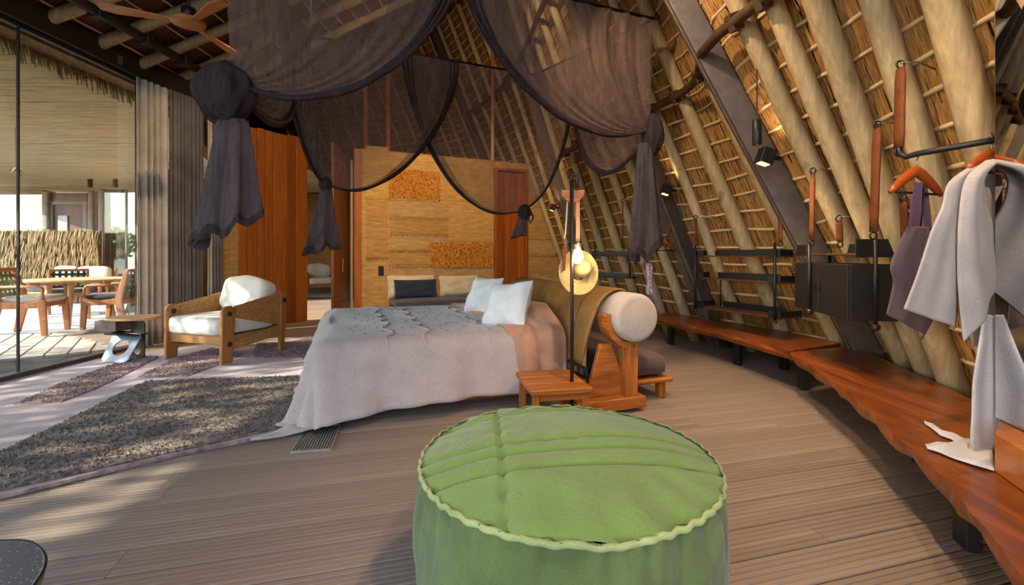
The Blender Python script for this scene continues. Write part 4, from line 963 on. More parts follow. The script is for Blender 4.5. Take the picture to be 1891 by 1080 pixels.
MB().grid(ptop, 300, 110, wrap=True).build('quilted_top', M['green'], pf_, local=True, smooth=True)
mb = MB(); r_ = random.Random(2); n = 170
def welt(u, v):
    a = 2*PI*u; k = v*2-1; w_ = .006*math.sin(17*a+5*math.sin(3*a))*(.5+.5*math.sin(2*a+4.2))+.003*math.sin(47*a+4*math.sin(5*a))
    r = .503+.008*(1-k*k)+.003*math.sin(53*a); return Vector((r*math.cos(a), r*math.sin(a), pz-.005+.009*k+w_*(.4+.6*abs(k))*.8))
MB().grid(welt, 300, 4, wrap=True).build('welt', M['green_trim'], pf_, local=True, smooth=True, solid=.004)
# stitched seam lines
for k, s in enumerate(seams_y[:]):
    pts = []
    for i in range(61):
        xs = -.47+.94*i/60; ys = s+.035*xs*xs*(1 if k > 1 else -.2); x = xs*math.cos(ga)-ys*math.sin(ga); y = xs*math.sin(ga)+ys*math.cos(ga); r = math.hypot(x, y)
        if r < .475: pts.append(ptop((math.atan2(y, x)/(2*PI)) % 1, (r/.505)**1.25)+UP*.0015)
    MB().tube(pts, .0022, 4).build('seam', M['green_side'], pf_, local=True, smooth=True)
# ---- floor grille
g0, g1, g2 = gp(538,837), gp(611,832), gp(629,786); e1 = (g1-g0); e2 = (g2-g1)
gr = thing('floor_grille', (g0+g2)/2, 0, 'rectangular slotted metal floor vent in front of the bed', 'vent')
M['vent'] = plain('dark_vent_metal', (84,86,80), .5, .4); M['slat'] = plain('grey_slat_metal', (150,150,142), .5, .3)
MB().prism([((g0).x,g0.y),(g1.x,g1.y),(g2.x,g2.y),((g0+e2).x,(g0+e2).y)], .001, .004).build('tray', M['vent'], gr)
for (a, b_) in ((g0,g1),(g1,g2),(g2,g0+e2),(g0+e2,g0)): MB().bar(a+UP*.007, b_+UP*.007, .012, .012).build('frame', M['slat'], gr)
for k in range(1, 14): t = k/14; MB().bar(g0+e1*t+UP*.006, g0+e1*t+e2+UP*.006, .0065, .010).build('slat', M['slat'], gr)
# ---- terrazzo pebble table at the lower left
M['terrazzo'] = None
m, t, b = newmat('dark_terrazzo'); v_ = t.nodes.new('ShaderNodeTexVoronoi'); v_.inputs['Scale'].default_value = 90; mp = mapped(t, (1,1,1)); t.links.new(mp.outputs[0], v_.inputs['Vector'])
r = ramp(t, v_.outputs['Distance'], [(.10, lin((206,204,200))), (.22, lin((92,93,97)))]); t.links.new(r.outputs[0], b.inputs['Base Color']); b.inputs['Roughness'].default_value = .35; M['terrazzo'] = m
tz = .40; tp_ = [gp(x, y, tz) for x, y in [(-160,1030),(-90,1004),(0,997),(45,997),(68,1006),(82,1024),(80,1048),(62,1078),(30,1120),(-40,1180),(-150,1200),(-220,1120)]]
tt = thing('pebble_table', (-1.32,1.02,0), 0, 'dark speckled terrazzo side table with pebble shaped top', 'side table')
MB().prism([(p.x,p.y) for p in smooth_path(tp_+[tp_[0]], 6)[:-1]], tz-.03, tz).build('tabletop', M['terrazzo'], tt, bevel=.003)
MB().tube([Vector((p.x,p.y,tz-.004)) for p in smooth_path(tp_+[tp_[0]], 6)[:-1]], .005, 6, closed=True).build('rim', M['black'], tt, smooth=True)
for k in range(3): a = k*2.1+.4; MB().tube([(-1.32+.1*math.cos(a),1.02+.08*math.sin(a),0),(-1.32+.13*math.cos(a),1.02+.1*math.sin(a),tz-.03)], .016, 8).build('leg', M['black'], tt, smooth=True)
# ---- live edge bench
def slab(front, back, z0, z1, name, label):
    poly = [(x, y) for x, y in front]+[(x, y) for x, y in back]
    return poly
bz_ = .35
f1 = [(1.83,6.3),(1.91,5.79),(2.02,5.3),(2.12,4.9),(2.22,4.48),(2.28,4.1),(2.30,3.80)]; k1 = [(3.00,4.16),(2.95,4.6),(2.80,5.1),(2.58,5.6),(2.36,6.05),(2.22,6.35)]
f2 = [(2.285,3.76),(2.22,3.45),(2.12,3.15),(2.03,2.86),(1.99,2.70),(1.88,2.45),(1.80,2.24),(1.76,2.14),(1.70,2.0),(1.61,1.78),(1.53,1.60),(1.45,1.46),(1.36,1.28),(1.22,1.05),(1.1,.8),(.98,.45)]; k2 = [(1.85,.45),(2.05,1.0),(2.27,1.7),(2.50,2.35),(2.72,3.0),(2.88,3.55),(2.99,4.02)]
def live(front, back, z0, z1, seed):
    r_ = random.Random(seed); mb = MB(); P = [(Vector((x,y,0))) for x, y in front]; P = smooth_path(P, 4); top = [(p.x+r_.uniform(-.006,.006), p.y) for p in P]
    poly = top+list(back); n = len(poly); nf = len(top)
    vs = [Vector((x,y,z1)) for x, y in poly]; inn = []
    for i, (x, y) in enumerate(poly):
        off = (.010+.035*max(0, math.sin(i*.55+seed))**2) if i < nf else 0; inn.append(Vector((x+off, y-off*.2, z0)))
    mid = [lerp(a, b_, .45)+(Vector((-.012,.003,0)) if i < nf else Vector()) for i, (a, b_) in enumerate(zip(vs, inn))]
    fs = [tuple(range(n)), tuple(2*n+i for i in range(n-1,-1,-1))]
    for i in range(n): j = (i+1) % n; fs += [(i, n+i, n+j, j), (n+i, 2*n+i, 2*n+j, n+j)]
    return mb.add(vs+mid+inn, fs)
def benchleg(parent, p, rz): 
    R = Matrix.Rotation(rz,3,'Z'); mb = MB()
    mb.box((p[0],p[1],.14), (.05,.09,.28), R); mb.build('leg', M['black'], parent, bevel=.004)
b1 = thing('wood_bench', (2.5,5.0,0), 0, 'far slab of the polished wooden bench under the hanging shelves', 'bench', 'slab benches along the thatch')
live(f1, k1, bz_-.072, bz_, 1).build('slab', M['slab'], b1)
for x, y in ((2.06,5.9),(2.74,5.72),(2.38,4.8),(2.75,4.6)): benchleg(b1, (x, y), .2)
b2 = thing('wood_bench', (2.2,2.6,0), 0, 'near live edge slab of the polished wooden bench below the clothes rail', 'bench', 'slab benches along the thatch')
live(f2, k2, bz_-.072, bz_, 2).build('slab', M['slab'], b2)
for x, y in ((2.50,3.92),(1.80,1.80),(2.25,2.5),(1.45,.9)): benchleg(b2, (x, y), -.3)
# ================================================================== HANGING SHELVES, CLOTHES, MIRROR
def fbox(P, dx, dz0, L, D_, z0, z1):     # box with corner P, running L along dx, D_ along dz0 (both unit plan vectors)
    return MB().add([Vector((P[0],P[1],0))+dx*a+dz0*b+UP*z for z in (z0, z1) for b in (0, D_) for a in (0, L)], [(0,2,3,1),(4,5,7,6),(0,1,5,4),(2,6,7,3),(0,4,6,2),(1,3,7,5)])
def strap(x0, y0, d0, x1, y1, d1, w, label):
    d0 = min(d0, roof_hit(x0, y0, .20).y); d1 = min(d1, roof_hit(x1, y1, .10).y, d0+.02); a = px(x0, y0, d0); b_ = px(x1, y1, d1); t = thing('leather_strap', b_, 0, label, 'strap', 'leather hanging straps')
    ax = (b_-a).normalized(); s = Vector((0,1,0)).cross(ax).normalized()
    mb = MB(); mb.tube([lerp(a, b_, k/6) for k in range(7)], [w*.42, w*.5, w*.5, w*.48, w*.5, w*.5, w*.46], 10, sq=.45); mb.build('sleeve', M['leather'], t, smooth=True)
    for p, nm in ((a-ax*.018, 'ring'), (b_+ax*.022, 'ring')): MB().tube([p+s*.02*math.cos(q)+ax*.02*math.sin(q) for q in [2*PI*k/16 for k in range(16)]], .005, 6, closed=True).build(nm, M['black'] if p is not a else M['chrome'], t, smooth=True)
    h = roof_pt(a.y, a.z, .02)
    MB().tube([a-ax*.03, lerp(a-ax*.03, h, .5)+UP*.02, h], .004, 6).build('anchor_hook', M['chrome'], t, smooth=True)
    return t
# ---- shelf rack over the far bench
sA = px(1283, 470, 5.2); sB = px(1441, 470, 4.2); sdx = Vector((sB.x-sA.x, sB.y-sA.y, 0)); sL = sdx.length; sdx.normalize(); sdo = Vector((-sdx.y, sdx.x, 0)); sdo = sdo if sdo.x > 0 else -sdo
rk = thing('hanging_shelf', (sA.x, sA.y, .55), 0, 'black three tier hanging shelf rack above the far bench', 'shelf')
for z, dep in ((1.152,.17),(.905,.21),(.575,.29)):
    sh = fbox(sA, sdx, sdo, sL, dep, z-.016, z).build('shelf_board', M['darkwood'], rk, bevel=.004)
    fbox(sA+sdx*.14+sdo*(dep-.012), sdx, sdo, sL-.30, .012, z, z+.06).build('back_lip', M['black'], sh, bevel=.003)
    for s_ in (0, sL-.13): fbox(sA+sdx*s_+sdo*(-.004), sdx, sdo, .13, .012, z-.02, z+.055).build('corner_plate', M['black'], sh, bevel=.003); fbox(sA+sdx*(s_ if s_ == 0 else sL-.008), sdx, sdo, .008, dep, z, z+.055).build('corner_plate', M['black'], sh)
for s_, o_ in ((.03,-.02),(sL-.04,-.02)):
    p = sA+sdx*s_+sdo*o_; MB().tube([(p.x,p.y,.54),(p.x,p.y,1.27)], .012, 10).build('rod', M['black'], rk, smooth=True)
    MB().lathe([(.02,0),(.024,.01),(.02,.02)], 12, (p.x,p.y,.525)).build('rod_nut', M['black'], rk)
p = sA+sdx*(.14)+sdo*.24; MB().tube([(p.x,p.y,.57),(p.x,p.y,.9)], .009, 8).build('rod', M['black'], rk, smooth=True)
strap(1285,404,5.2,1287,452,5.2,.048,'slim leather strap at the far end of the shelf rack'); strap(1440,377,4.2,1441,446,4.2,.055,'leather strap at the near end of the shelf rack')
strap(1468,468,4.25,1467,498,4.25,.04,'short leather strap between shelf rack and black cabinet')
# things on the rack
bx = thing('woven_box', sA+sdx*.16+sdo*.10+UP*.905, 0, 'round woven box in two green bands on the shelf rack', 'box')
for k, z in enumerate((0,.072)): MB().lathe([(.078,z),(.082,z+.006),(.082,z+.06),(.078,z+.066)], 24).build('band', plain('olive_weave%d' % k, (150,142,72), .8, 0, .2, 120), bx, local=True, smooth=True)
MB().lathe([(.08,.066),(.08,.073)], 24).build('dark_ring', M['navy'], bx, local=True); MB().lathe([(.08,.138),(.07,.155),(.02,.165)], 24).build('lid', M['navy'], bx, local=True, smooth=True)
MB().lathe([(.012,.165),(.03,.18),(.012,.20)], 12).build('lid_knob', plain('blue_knob', (70,110,160), .4), bx, local=True, smooth=True)
gl = sA+sdx*.36+sdo*.1+UP*.905; tag(MB().lathe([(.03,0),(.036,.005),(.04,.11),(.037,.11),(.033,.01)], 20, gl).build('drinking_glass', M['glass'], smooth=True), 'clear tumbler beside the woven box on the shelf', 'glass')
wt = sA+sdx*(sL-.16)+sdo*.1+UP*.935; mb = MB(); cushion(mb, .12,.1,.06,.8,.8,18,10, Matrix.Translation(wt), lambda q: q*(1+.18*math.sin(q.x*90)*math.cos(q.y*70))); tag(mb.build('white_shell', M['white'], smooth=True), 'small white shell shaped ornament on the middle shelf', 'ornament')
# ---- far short rack and coat hanger behind the netting
qa = px(1095,465,6.6); qb = px(1168,465,6.1); qd = Vector((qb.x-qa.x, qb.y-qa.y, 0)); qL = qd.length; qd.normalize(); qo = Vector((-qd.y, qd.x, 0)); qo = qo if qo.y > 0 else -qo
r2 = thing('hanging_shelf', (qa.x, qa.y, .85), 0, 'small black two tier hanging rack behind the bolster by the straw hat', 'shelf')
for z in (1.16,.86):
    fbox(qa, qd, qo, qL, .16, z-.014, z).build('shelf_board', M['black'], r2); fbox(qa, qd, qo, qL, .01, z-.02, z+.05).build('front_lip', M['black'], r2)
for s_ in (.04, qL-.04): p = qa+qd*s_; MB().tube([(p.x,p.y,.84),(p.x,p.y,1.3)], .011, 8).build('rod', M['black'], r2, smooth=True)
strap(1150,373,6.15,1150,452,6.15,.035,'thin leather strap holding the small far rack')
def hanger(c, D, w, h, label, name='clothes_hanger', barz=.0):
    t = thing(name, c, 0, label, 'hanger', 'wooden clothes hangers'); n = 12
    pts = [c + D*(w*(k/n-.5)) + UP*(-h*abs(2*k/n-1)**1.25) for k in range(n+1)]
    mb = MB(); mb.tube(pts, [.010]+[.013+.008*math.sin(PI*k/n) for k in range(1, n)]+[.010], 8, sq=1.3); mb.build('arm', M['hanger'], t, smooth=True)
    MB().tube([pts[1]+UP*-.02, pts[-2]+UP*-.02], .006, 6).build('trouser_bar', M['black'], t, smooth=True)
    MB().tube([c+UP*.01, c+UP*.05, c+UP*.07+D*.015, c+UP*.09+D*.008, c+UP*.092-D*.012, c+UP*.075-D*.02], .0035, 6).build('hook', M['chrome'], t, smooth=True)
    return t
hc_ = px(1227,448,5.7); hanger(hc_, Vector((.95,.3,0)), .30, .10, 'small wooden hanger on a leather loop near the netting')
hz0 = px(1236,378,5.7); tag(MB().tube([hz0+Vector((.0,.02,.06)), hz0, px(1238,420,5.7), px(1232,436,5.7), px(1226,437,5.7)], [.008,.016,.014,.012,.008], 6, sq=.4).build('leather_loop', M['leather'], smooth=True), 'leather loop holding the small far hanger', 'strap')
mb = MB(); sc0 = px(1199,486,4.9); mb.grid(lambda u, v: sc0+Vector((.05*(u-.5)*(1+.3*math.sin(v*9)), .02*math.sin(u*12), -.34*v)), 8, 16)
m_, t_, b_n = newmat('violet_print'); v_ = t_.nodes.new('ShaderNodeTexVoronoi'); v_.inputs['Scale'].default_value = 45; mp_ = mapped(t_, (1,1,1)); t_.links.new(mp_.outputs[0], v_.inputs['Vector']); rr_ = ramp(t_, v_.outputs['Distance'], [(.2, lin((92,66,120))), (.5, lin((214,200,214)))]); t_.links.new(rr_.outputs[0], b_n.inputs['Base Color'])
tag(mb.build('printed_scarf', m_, smooth=True, solid=.006), 'narrow violet printed scarf hanging below the net tail', 'scarf')
# ---- black cabinet with shelf above
cA = px(1471,480,3.70); cB = px(1570,480,2.91); cd = Vector((cB.x-cA.x, cB.y-cA.y, 0)); cL = cd.length; cd.normalize(); co = Vector((-cd.y, cd.x, 0)); co = co if co.x > 0 else -co
cb = thing('hanging_cabinet', (cA.x, cA.y, .735), 0, 'black hanging cabinet with two doors above the bench', 'cabinet')
fbox(cA, cd, co, cL, .27, .735, 1.095).build('body', M['blackdoor'], cb, bevel=.004)
for k in range(2):
    dr = fbox(cA+cd*(cL*k/2+.003)-co*.014, cd, co, cL/2-.006, .014, .737, 1.093).build('door', M['blackdoor'], cb, bevel=.003)
    q = cA+cd*(cL*.5+(-.03 if k == 0 else .03))-co*.02; MB().box((q.x,q.y,.92), (.008,.008,.05)).build('handle', M['black'], dr)
fbox(cA+co*.02, cd, co, cL+.02, .22, 1.150, 1.165).build('shelf_board', M['darkwood'], cb, bevel=.004)
for s_, w_ in ((.0,.17),(.24,.16),(cL-.02,.0)):
    if w_: fbox(cA+cd*s_+co*(.23 if s_ else .0), cd, co, w_, .01, 1.15, 1.235).build('lip', M['black'], cb, bevel=.004)
fbox(cA+cd*(cL+.01)+co*.02, cd, co, .01, .24, 1.14, 1.255).build('lip', M['black'], cb, bevel=.004)
for p, z0, z1 in ((cA+cd*.30-co*.03, .73, 1.24), (cA+cd*(cL+.025)+co*.13, .70, 1.28), (cA+cd*.05+co*.22, .75, 1.2)):
    MB().tube([(p.x,p.y,z0),(p.x,p.y,z1)], .0125, 10).build('rod', M['black'], cb, smooth=True); MB().lathe([(.016,0),(.026,.012),(.026,.03),(.016,.04)], 12, (p.x,p.y,z0-.02)).build('rod_nut', M['black'], cb)
strap(1620,237,2.86,1613,428,2.88,.062,'long leather strap in front of the black cabinet end'); strap(1501,320,3.52,1499,443,3.46,.05,'leather strap above the far end of the black cabinet'); strap(1549,408,3.2,1551,446,3.3,.045,'short leather strap hidden behind the cabinet shelf')
# ---- clothes rail
r0 = px(1660,290,2.25); rz_ = r0.z
strap(1663,126,2.30,1660,273,2.25,.062,'wide leather strap carrying the black clothes rail'); 
e1_ = px(1838,258,1.914); e1_.z = rz_; rdv = (e1_-r0); rdv.z = 0; rdv.normalize()
tag(MB().tube([r0+Vector((-.0,.0,.06)), r0+Vector((0,0,.02)), r0+rdv*.03-UP*.005, r0+rdv*.08, e1_], .014, 10).build('clothes_rail', M['black'], smooth=True), 'black bent metal clothes rail under the thatch', 'rail')
strap(1668,372,2.62,1670,440,2.62,.05,'leather strap half hidden behind the purple dress')
# ---- garments
def loft(left, right, P, D, nu, nv, fold, seed, off=0.0, bulge=0.0):
    Lp = smooth_path([Vector((x, y, 0)) for x, y in left], 6); Rp = smooth_path([Vector((x, y, 0)) for x, y in right], 6); n = Vector((D[1], -D[0], 0)); n = n if n.y < 0 else -n
    r_ = random.Random(seed); ph = [r_.uniform(0, 6) for _ in range(4)]
    def at(Q, v): i = v*(len(Q)-1); j = int(min(i, len(Q)-2)); return lerp(Q[j], Q[j+1], i-j)
    def fn(u, v):
        q = lerp(at(Lp, v), at(Rp, v), u); p = vplane(q.x, q.y, P, D)
        f = fold*(.25+.75*v)*(math.sin(u*7+ph[0]+1.5*v)+.5*math.sin(u*15+ph[1]-v*2)+.35*math.sin(u*4+v*6+ph[2]))
        return p+n*(off+f+bulge*math.sin(PI*u))
    return MB().grid(fn, nu, nv)
RP = Vector((2.02,1.928,0)); RD = Vector((.93,.36,0)).normalized()
ro = thing('linen_robe', (1.98,1.94,.9), 0, 'pale grey linen robe hanging against the mirror edge', 'robe')
loft([(1800,303),(1752,336),(1738,380),(1716,430),(1692,505),(1668,570)], [(1840,288),(1795,325),(1782,400),(1774,470),(1768,540),(1762,608)], RP, RD, 18, 40, .007, 1, .0, .02).build('sleeve', M['robe'], ro, smooth=True, solid=.005)
loft([(1800,300),(1762,335),(1750,410),(1749,500),(1753,575),(1756,627)], [(1834,290),(1798,322),(1796,370),(1808,420),(1824,455),(1836,474)], RP, RD, 22, 44, .010, 2, .035, .03).build('front_panel', M['robe'], ro, smooth=True, solid=.005)
loft([(1808,296),(1800,325),(1800,400),(1806,440),(1812,480)], [(1852,290),(1852,330),(1852,400),(1852,440),(1852,500)], RP, RD, 10, 20, .004, 3, .004).build('inside_back', M['robein'], ro, smooth=True, solid=.004)
loft([(1797,345),(1806,385),(1820,430),(1836,472)], [(1808,350),(1822,392),(1834,430),(1844,462)], RP, RD, 6, 20, .002, 4, .03).build('lapel', M['robepeach'], ro, smooth=True, solid=.006)
loft([(1806,500),(1796,545),(1796,590),(1800,640)], [(1850,480),(1850,540),(1850,590),(1850,640)], RP, RD, 10, 20, .008, 5, .0).build('lower_body', M['robein'], ro, smooth=True, solid=.004)
hanger(px(1832,286,1.932), RD, .36, .07, 'wooden hanger holding the grey robe beside the mirror')
sa = thing('robe_belt', (1.86,1.86,.35), 0, 'pale linen belt falling from the robe onto the bench', 'belt')
loft([(1797,578),(1787,640),(1777,700),(1775,760),(1776,810),(1792,836)], [(1836,585),(1838,650),(1839,720),(1841,780),(1843,815),(1846,836)], RP, RD, 16, 46, .012, 7, .03, .015).build('drop', M['sash'], sa, smooth=True, solid=.005)
def flat(pts, h, seed):
    mb = MB(); L_, R_ = pts; 
    def fn(u, v):
        i = v*(len(L_)-1); j = int(min(i, len(L_)-2)); a = Vector(L_[j]).lerp(Vector(L_[j+1]), i-j); b = Vector(R_[j]).lerp(Vector(R_[j+1]), i-j); q = a.lerp(b, u); p = gp(q.x, q.y, .354); p.z = .360+h*(.5+.5*math.sin(v*9+u*5+seed))*math.sin(PI*u); return p
    return mb.grid(fn, 8, 24)
flat(([(1706,780),(1722,784),(1740,797),(1762,802),(1792,818)], [(1708,785),(1720,793),(1736,806),(1756,813),(1786,832)]), .010, 1).build('loose_end', M['sash'], sa, smooth=True, solid=.003)
flat(([(1709,824),(1730,818),(1752,820),(1782,812),(1830,815)], [(1712,831),(1735,838),(1758,848),(1795,860),(1836,872)]), .018, 2).build('loose_end', M['sash'], sa, smooth=True, solid=.003)
DP = px(1690,400,2.19); DD = Vector((.95,.31,0)).normalized()
dr = thing('plum_dress', (DP.x, DP.y, .7), 0, 'plum grey halter dress hanging behind the robe', 'dress')
loft([(1674,418),(1655,455),(1643,492),(1650,520),(1645,550),(1637,580)], [(1712,420),(1716,460),(1718,510),(1722,560),(1722,590),(1706,628)], DP, DD, 20, 36, .012, 8, .0, .03).build('body', M['dress'], dr, smooth=True, solid=.005)
loft([(1684,336),(1677,380),(1673,422)], [(1698,338),(1697,380),(1696,422)], DP, DD, 5, 12, .002, 9, .012).build('shoulder_tie', M['violet'], dr, smooth=True, solid=.004)
loft([(1708,338),(1708,380),(1712,425)], [(1716,338),(1722,380),(1726,425)], DP, DD, 5, 12, .002, 10, -.01).build('shoulder_tie', M['violet'], dr, smooth=True, solid=.004)
MB().tube([px(1706,345,2.19), px(1704,385,2.18), px(1699,425,2.18)], .004, 5).build('cord', M['black'], dr, smooth=True)
hanger(px(1692,316,2.19), DD, .362, .108, 'wide wooden hanger holding the plum dress on the rail')
# ---- mirror and wooden block
MP0 = Vector((1.95,1.835,0)); MD = Vector((-.33,-.94,0)).normalized(); MN = Vector((-.94,.33,0)).normalized()
mm, t, b = newmat('mirror_silver'); b.inputs['Metallic'].default_value = 1; b.inputs['Roughness'].default_value = .015; nz_ = noise(t, mapped(t, (1,1,1)), 3, 2); rr_ = ramp(t, nz_.outputs['Fac'], [(.3,(.86,.87,.87,1)),(.7,(.9,.9,.9,1))]); t.links.new(rr_.outputs[0], b.inputs['Base Color'])
mi = thing('wall_mirror', MP0+MD*.4+UP*.5, 0, 'tall frameless mirror standing at the right end of the bench', 'mirror')
fbox(MP0-MN*.006, MD, -MN, .80, .018, .50, 2.30).build('backing', M['darkwood'], mi)
fbox(MP0, MD, -MN, .80, .005, .50, 2.30).build('mirror_glass', mm, mi)
fbox(MP0-MD*.004, MD, -MN, .004, .022, .50, 2.30).build('edge_strip', M['chrome'], mi)
kb = gp(1837, 872, .35); kd = (gp(1891,910,.35)-kb); kd.z = 0; kd.normalize(); kn = Vector((kb.x, kb.y, 0)).normalized()
q = MP0-MN*.03; depth = (Vector((q.x,q.y,0))-Vector((kb.x,kb.y,0))).length
bkz = px(1837,800,kb.y).z
tag(MB().prism([(kb.x,kb.y),(kb.x+kd.x*.62,kb.y+kd.y*.62),(kb.x+kd.x*.62+.22,kb.y+kd.y*.62+.02),(MP0.x+.02,MP0.y+.0)], .352, bkz).build('wood_block', wood('orange_block_wood', (170,92,32), (206,126,52), 'X', .4, 6, (1,1), .1), bevel=.004), 'thick orange wood block on the bench below the mirror', 'block')
# ---- pendant and beam spots
def spot(loc, tgt, power, size, blend=.6, col=(1,.69,.40), parent=None, soft=.06):
    l = bpy.data.lights.new('lamp_light', 'SPOT'); o = bpy.data.objects.new('lamp_light', l); COL.objects.link(o); loc = Vector(loc); tgt = Vector(tgt)
    o.rotation_euler = (tgt-loc).to_track_quat('-Z', 'Y').to_euler(); l.energy = power; l.spot_size = math.radians(size); l.spot_blend = blend; l.color = col; l.shadow_soft_size = soft
    if parent is not None: o.parent = parent; o.location = MW[parent.name].inverted() @ loc
    else: o.location = loc
    return o
warm = glow('warm_lens', (255,196,120), 4)
def pendant(p, ztop, label, power, tgt=None, size=120):
    t = thing('pendant_lamp', p, 0, label, 'pendant lamp', 'black pendant lamps')
    MB().lathe([(.030,0),(.033,.004),(.033,.185),(.026,.19),(.004,.19)], 20, cap=False).build('shade', M['black'], t, local=True, smooth=True); MB().lathe([(.028,.012),(.0001,.013)], 16, cap=False).build('lens', warm, t, local=True)
    MB().tube([(0,0,.19),(0,0,ztop-p.z)], .005, 6).build('cable', M['black'], t, local=True)
    spot(p-UP*.01, tgt or (p-UP), power, size, parent=t, soft=.03); return t
pp = px(1398,268,3.40); pendant(pp, 2.93, 'black cylinder pendant lamp hanging from the purlin before the thatch', 60)
for k, (xx, yy, off, lab) in enumerate(((1414,289,.30,'black box spot on the nearest steel rib'),(1231,350,.30,'black box spot on the middle steel rib beside the net tail'),(1021,383,.30,'small black box spot at the edge of the burlap wall'))):
    h = roof_hit(xx, yy, off) if k < 2 else px(xx, yy, 8.6); t = thing('beam_spot', h, 0, lab, 'spot lamp', 'black box spots on the ribs'); s_ = (.105,.105,.12)
    R_ = Matrix.Rotation(math.radians(20),3,'Y')
    MB().box(h, s_, R_).build('housing', M['black'], t, bevel=.006); MB().box(h-R_ @ Vector((0,0,.062)), (.07,.07,.006), R_).build('lens', warm, t); MB().bar(h+Vector((.05,.02,0)), h+Vector((.13,.03,-.01)), .03,.03).build('bracket', M['black'], t)
    ax = R_ @ UP; spot(h-ax*.09, h-ax*1-Vector((-.10,0,0)), 9, 95, .7, parent=t); spot(h+ax*.09, h+ax*1, 7, 95, .7, parent=t)
# ---- ceiling fan
fc = px(348, 42, 4.4)
fn_ = thing('ceiling_fan', fc, 0, 'wooden three blade ceiling fan under the roof near the glass wall', 'fan')
MB().lathe([(.0001,-.03),(.10,-.028),(.145,-.012),(.15,.01),(.12,.035),(.05,.05)], 32, cap=False).build('hub', M['fan'], fn_, local=True, smooth=True)
MB().lathe([(.05,.05),(.06,.06),(.06,.14),(.02,.16)], 20, cap=False).build('motor', M['black'], fn_, local=True, smooth=True)
MB().tube([(0,0,.15),(0,0,LZ(fc.x)-fc.z-.02)], .014, 8).build('rod', M['black'], fn_, local=True)
for a in (88, -32, 208):
    R_ = Matrix.Rotation(math.radians(a),4,'Z'); mb = MB()
    mb.prism([(.13,-.035),(.30,-.05),(.55,-.085),(.66,-.06),(.68,0),(.66,.055),(.5,.05),(.30,.04),(.13,.035)], -.008, .008); mb.xf(R_ @ Matrix.Rotation(.14,4,'X')).build('blade', M['fan'], fn_, local=True, bevel=.005)
# ================================================================== BED NET
FZ = 3.44; NL, NR_, FLc, FR = Vector((-1.95,3.06,FZ)), Vector((1.37,4.40,FZ)), Vector((-2.10,4.75,FZ)), Vector((.29,5.76,FZ))
net = thing('bed_net', Vector((-.6,4.4,.0)), 0, 'dark sheer bed net tied in knots at the four canopy corners', 'bed net')
net.location.z = 1.2; MW[net.name] = Matrix.Translation(net.location)
for a, b_ in ((NL,NR_),(NL,FLc),(FLc,FR),(FR,NR_)): MB().tube([a, b_], .013, 8).build('canopy_bar', M['black'], net, smooth=True)
tp_n = roof_pt(4.1, FZ+.35, .1); MB().tube([NR_, tp_n], .004, 5).build('cable', M['black'], net); MB().bar(NR_+Vector((-.01,0,0)), NR_+Vector((.06,.02,.03)), .035,.035).build('cable_clip', M['black'], net)
for c, q in ((NL, Vector((-1.95,3.06,LZ(-1.95)))), (FLc, Vector((-2.1,4.75,LZ(-2.1)))), (FR, Vector((.29,5.76,7.2)))): MB().tube([c, q], .004, 5).build('cable', M['black'], net)
KN = {'NL': px(428,150,3.06), 'NR': px(1200,238,4.38), 'FL': px(602,338,4.8), 'FR': px(965,388,5.75)}
def swag(C, E, K, c1, c2, nf, amp, seed, dens='net', hem=.028):
    r_ = random.Random(seed); ph = [r_.uniform(0,6) for _ in range(6)]
    A0, B0 = lerp(C, K, .33), lerp(C, K, .68); nrm = (E-C).cross(UP).normalized()
    if nrm.y > 0: nrm = -nrm
    def curve(s, t):
        k = 1-(1-s)**1.7; T = lerp(C, E, s); A = lerp(A0, c1, k); B = lerp(B0, c2, k); return bez((T, A, B, K), t)
    def fn(u, v):
        s = u; p = curve(s, v); w_ = (1-v)**.6*(.35+.65*v) if v < .999 else 0
        return p + nrm*amp*w_*(math.sin(2*PI*nf*s+ph[0]+.8*math.sin(3*v+ph[1]))+.5*math.sin(2*PI*nf*2.3*s+ph[2])) + UP*amp*.5*w_*math.sin(2*PI*nf*1.4*s+ph[3])
    o = MB().grid(fn, 84, 40).build('net_panel', M[dens], net, smooth=True)
    n = 36; bun = MB()
    for j, s0 in enumerate((.66,.84) if hem > .03 else (.80,)):
        bun.grid(lambda u, v: fn(s0+(1-s0)*u, v)+nrm*(.012+.01*j)*math.sin(PI*v)*(1+.6*math.sin(u*5+j)), 20, 36)
    bun.build('gathered_layer', M[dens], o, smooth=True, recalc=False)
    rl_ = MB()      # rolled hem: a flattened, creased bundle that thickens in the belly of the swag
    for j, (s0, rr) in enumerate(((.985,1.0),(.955,.8),(.925,.6))):
        rl_.tube([curve(s0, k/n)+nrm*(.02+.006*j)+UP*.004*math.sin(k*.8+j) for k in range(n+1)], [hem*rr*(.22+.78*math.sin(PI*min(1,.08+.82*k/n))) for k in range(n+1)], 9, sq=.6)
    rl_.build('rolled_hem', M['net3'], o, smooth=True, recalc=False)
    return o
def on_bar(A, B, xp):
    xn = (xp-CX)/F; d = B-A; t = (xn*A.y-A.x)/(d.x-xn*d.y); return A+d*t
E1, E2 = on_bar(NL, NR_, 856), on_bar(NL, NR_, 842)
swag(NL, E1, KN['NL'], px(800,120,3.42), px(600,248,3.10), 9, .030, 1, hem=.040)
swag(NR_, E2, KN['NR'], px(880,110,3.72), px(1060,305,4.10), 9, .030, 2, hem=.034)
mid1 = lerp(NL, FLc, .5); swag(NL, mid1, px(450,180,3.12), px(556,120,3.95), px(580,320,3.5), 6, .025, 3, hem=.04)
swag(FLc, mid1, KN['FL'], px(525,100,4.0), px(553,300,4.5), 6, .02, 4, 'net2', hem=.03)
swag(FLc, on_bar(FLc, FR, 848), KN['FL'], px(852,230,5.3), px(700,404,5.0), 7, .022, 5, hem=.026)
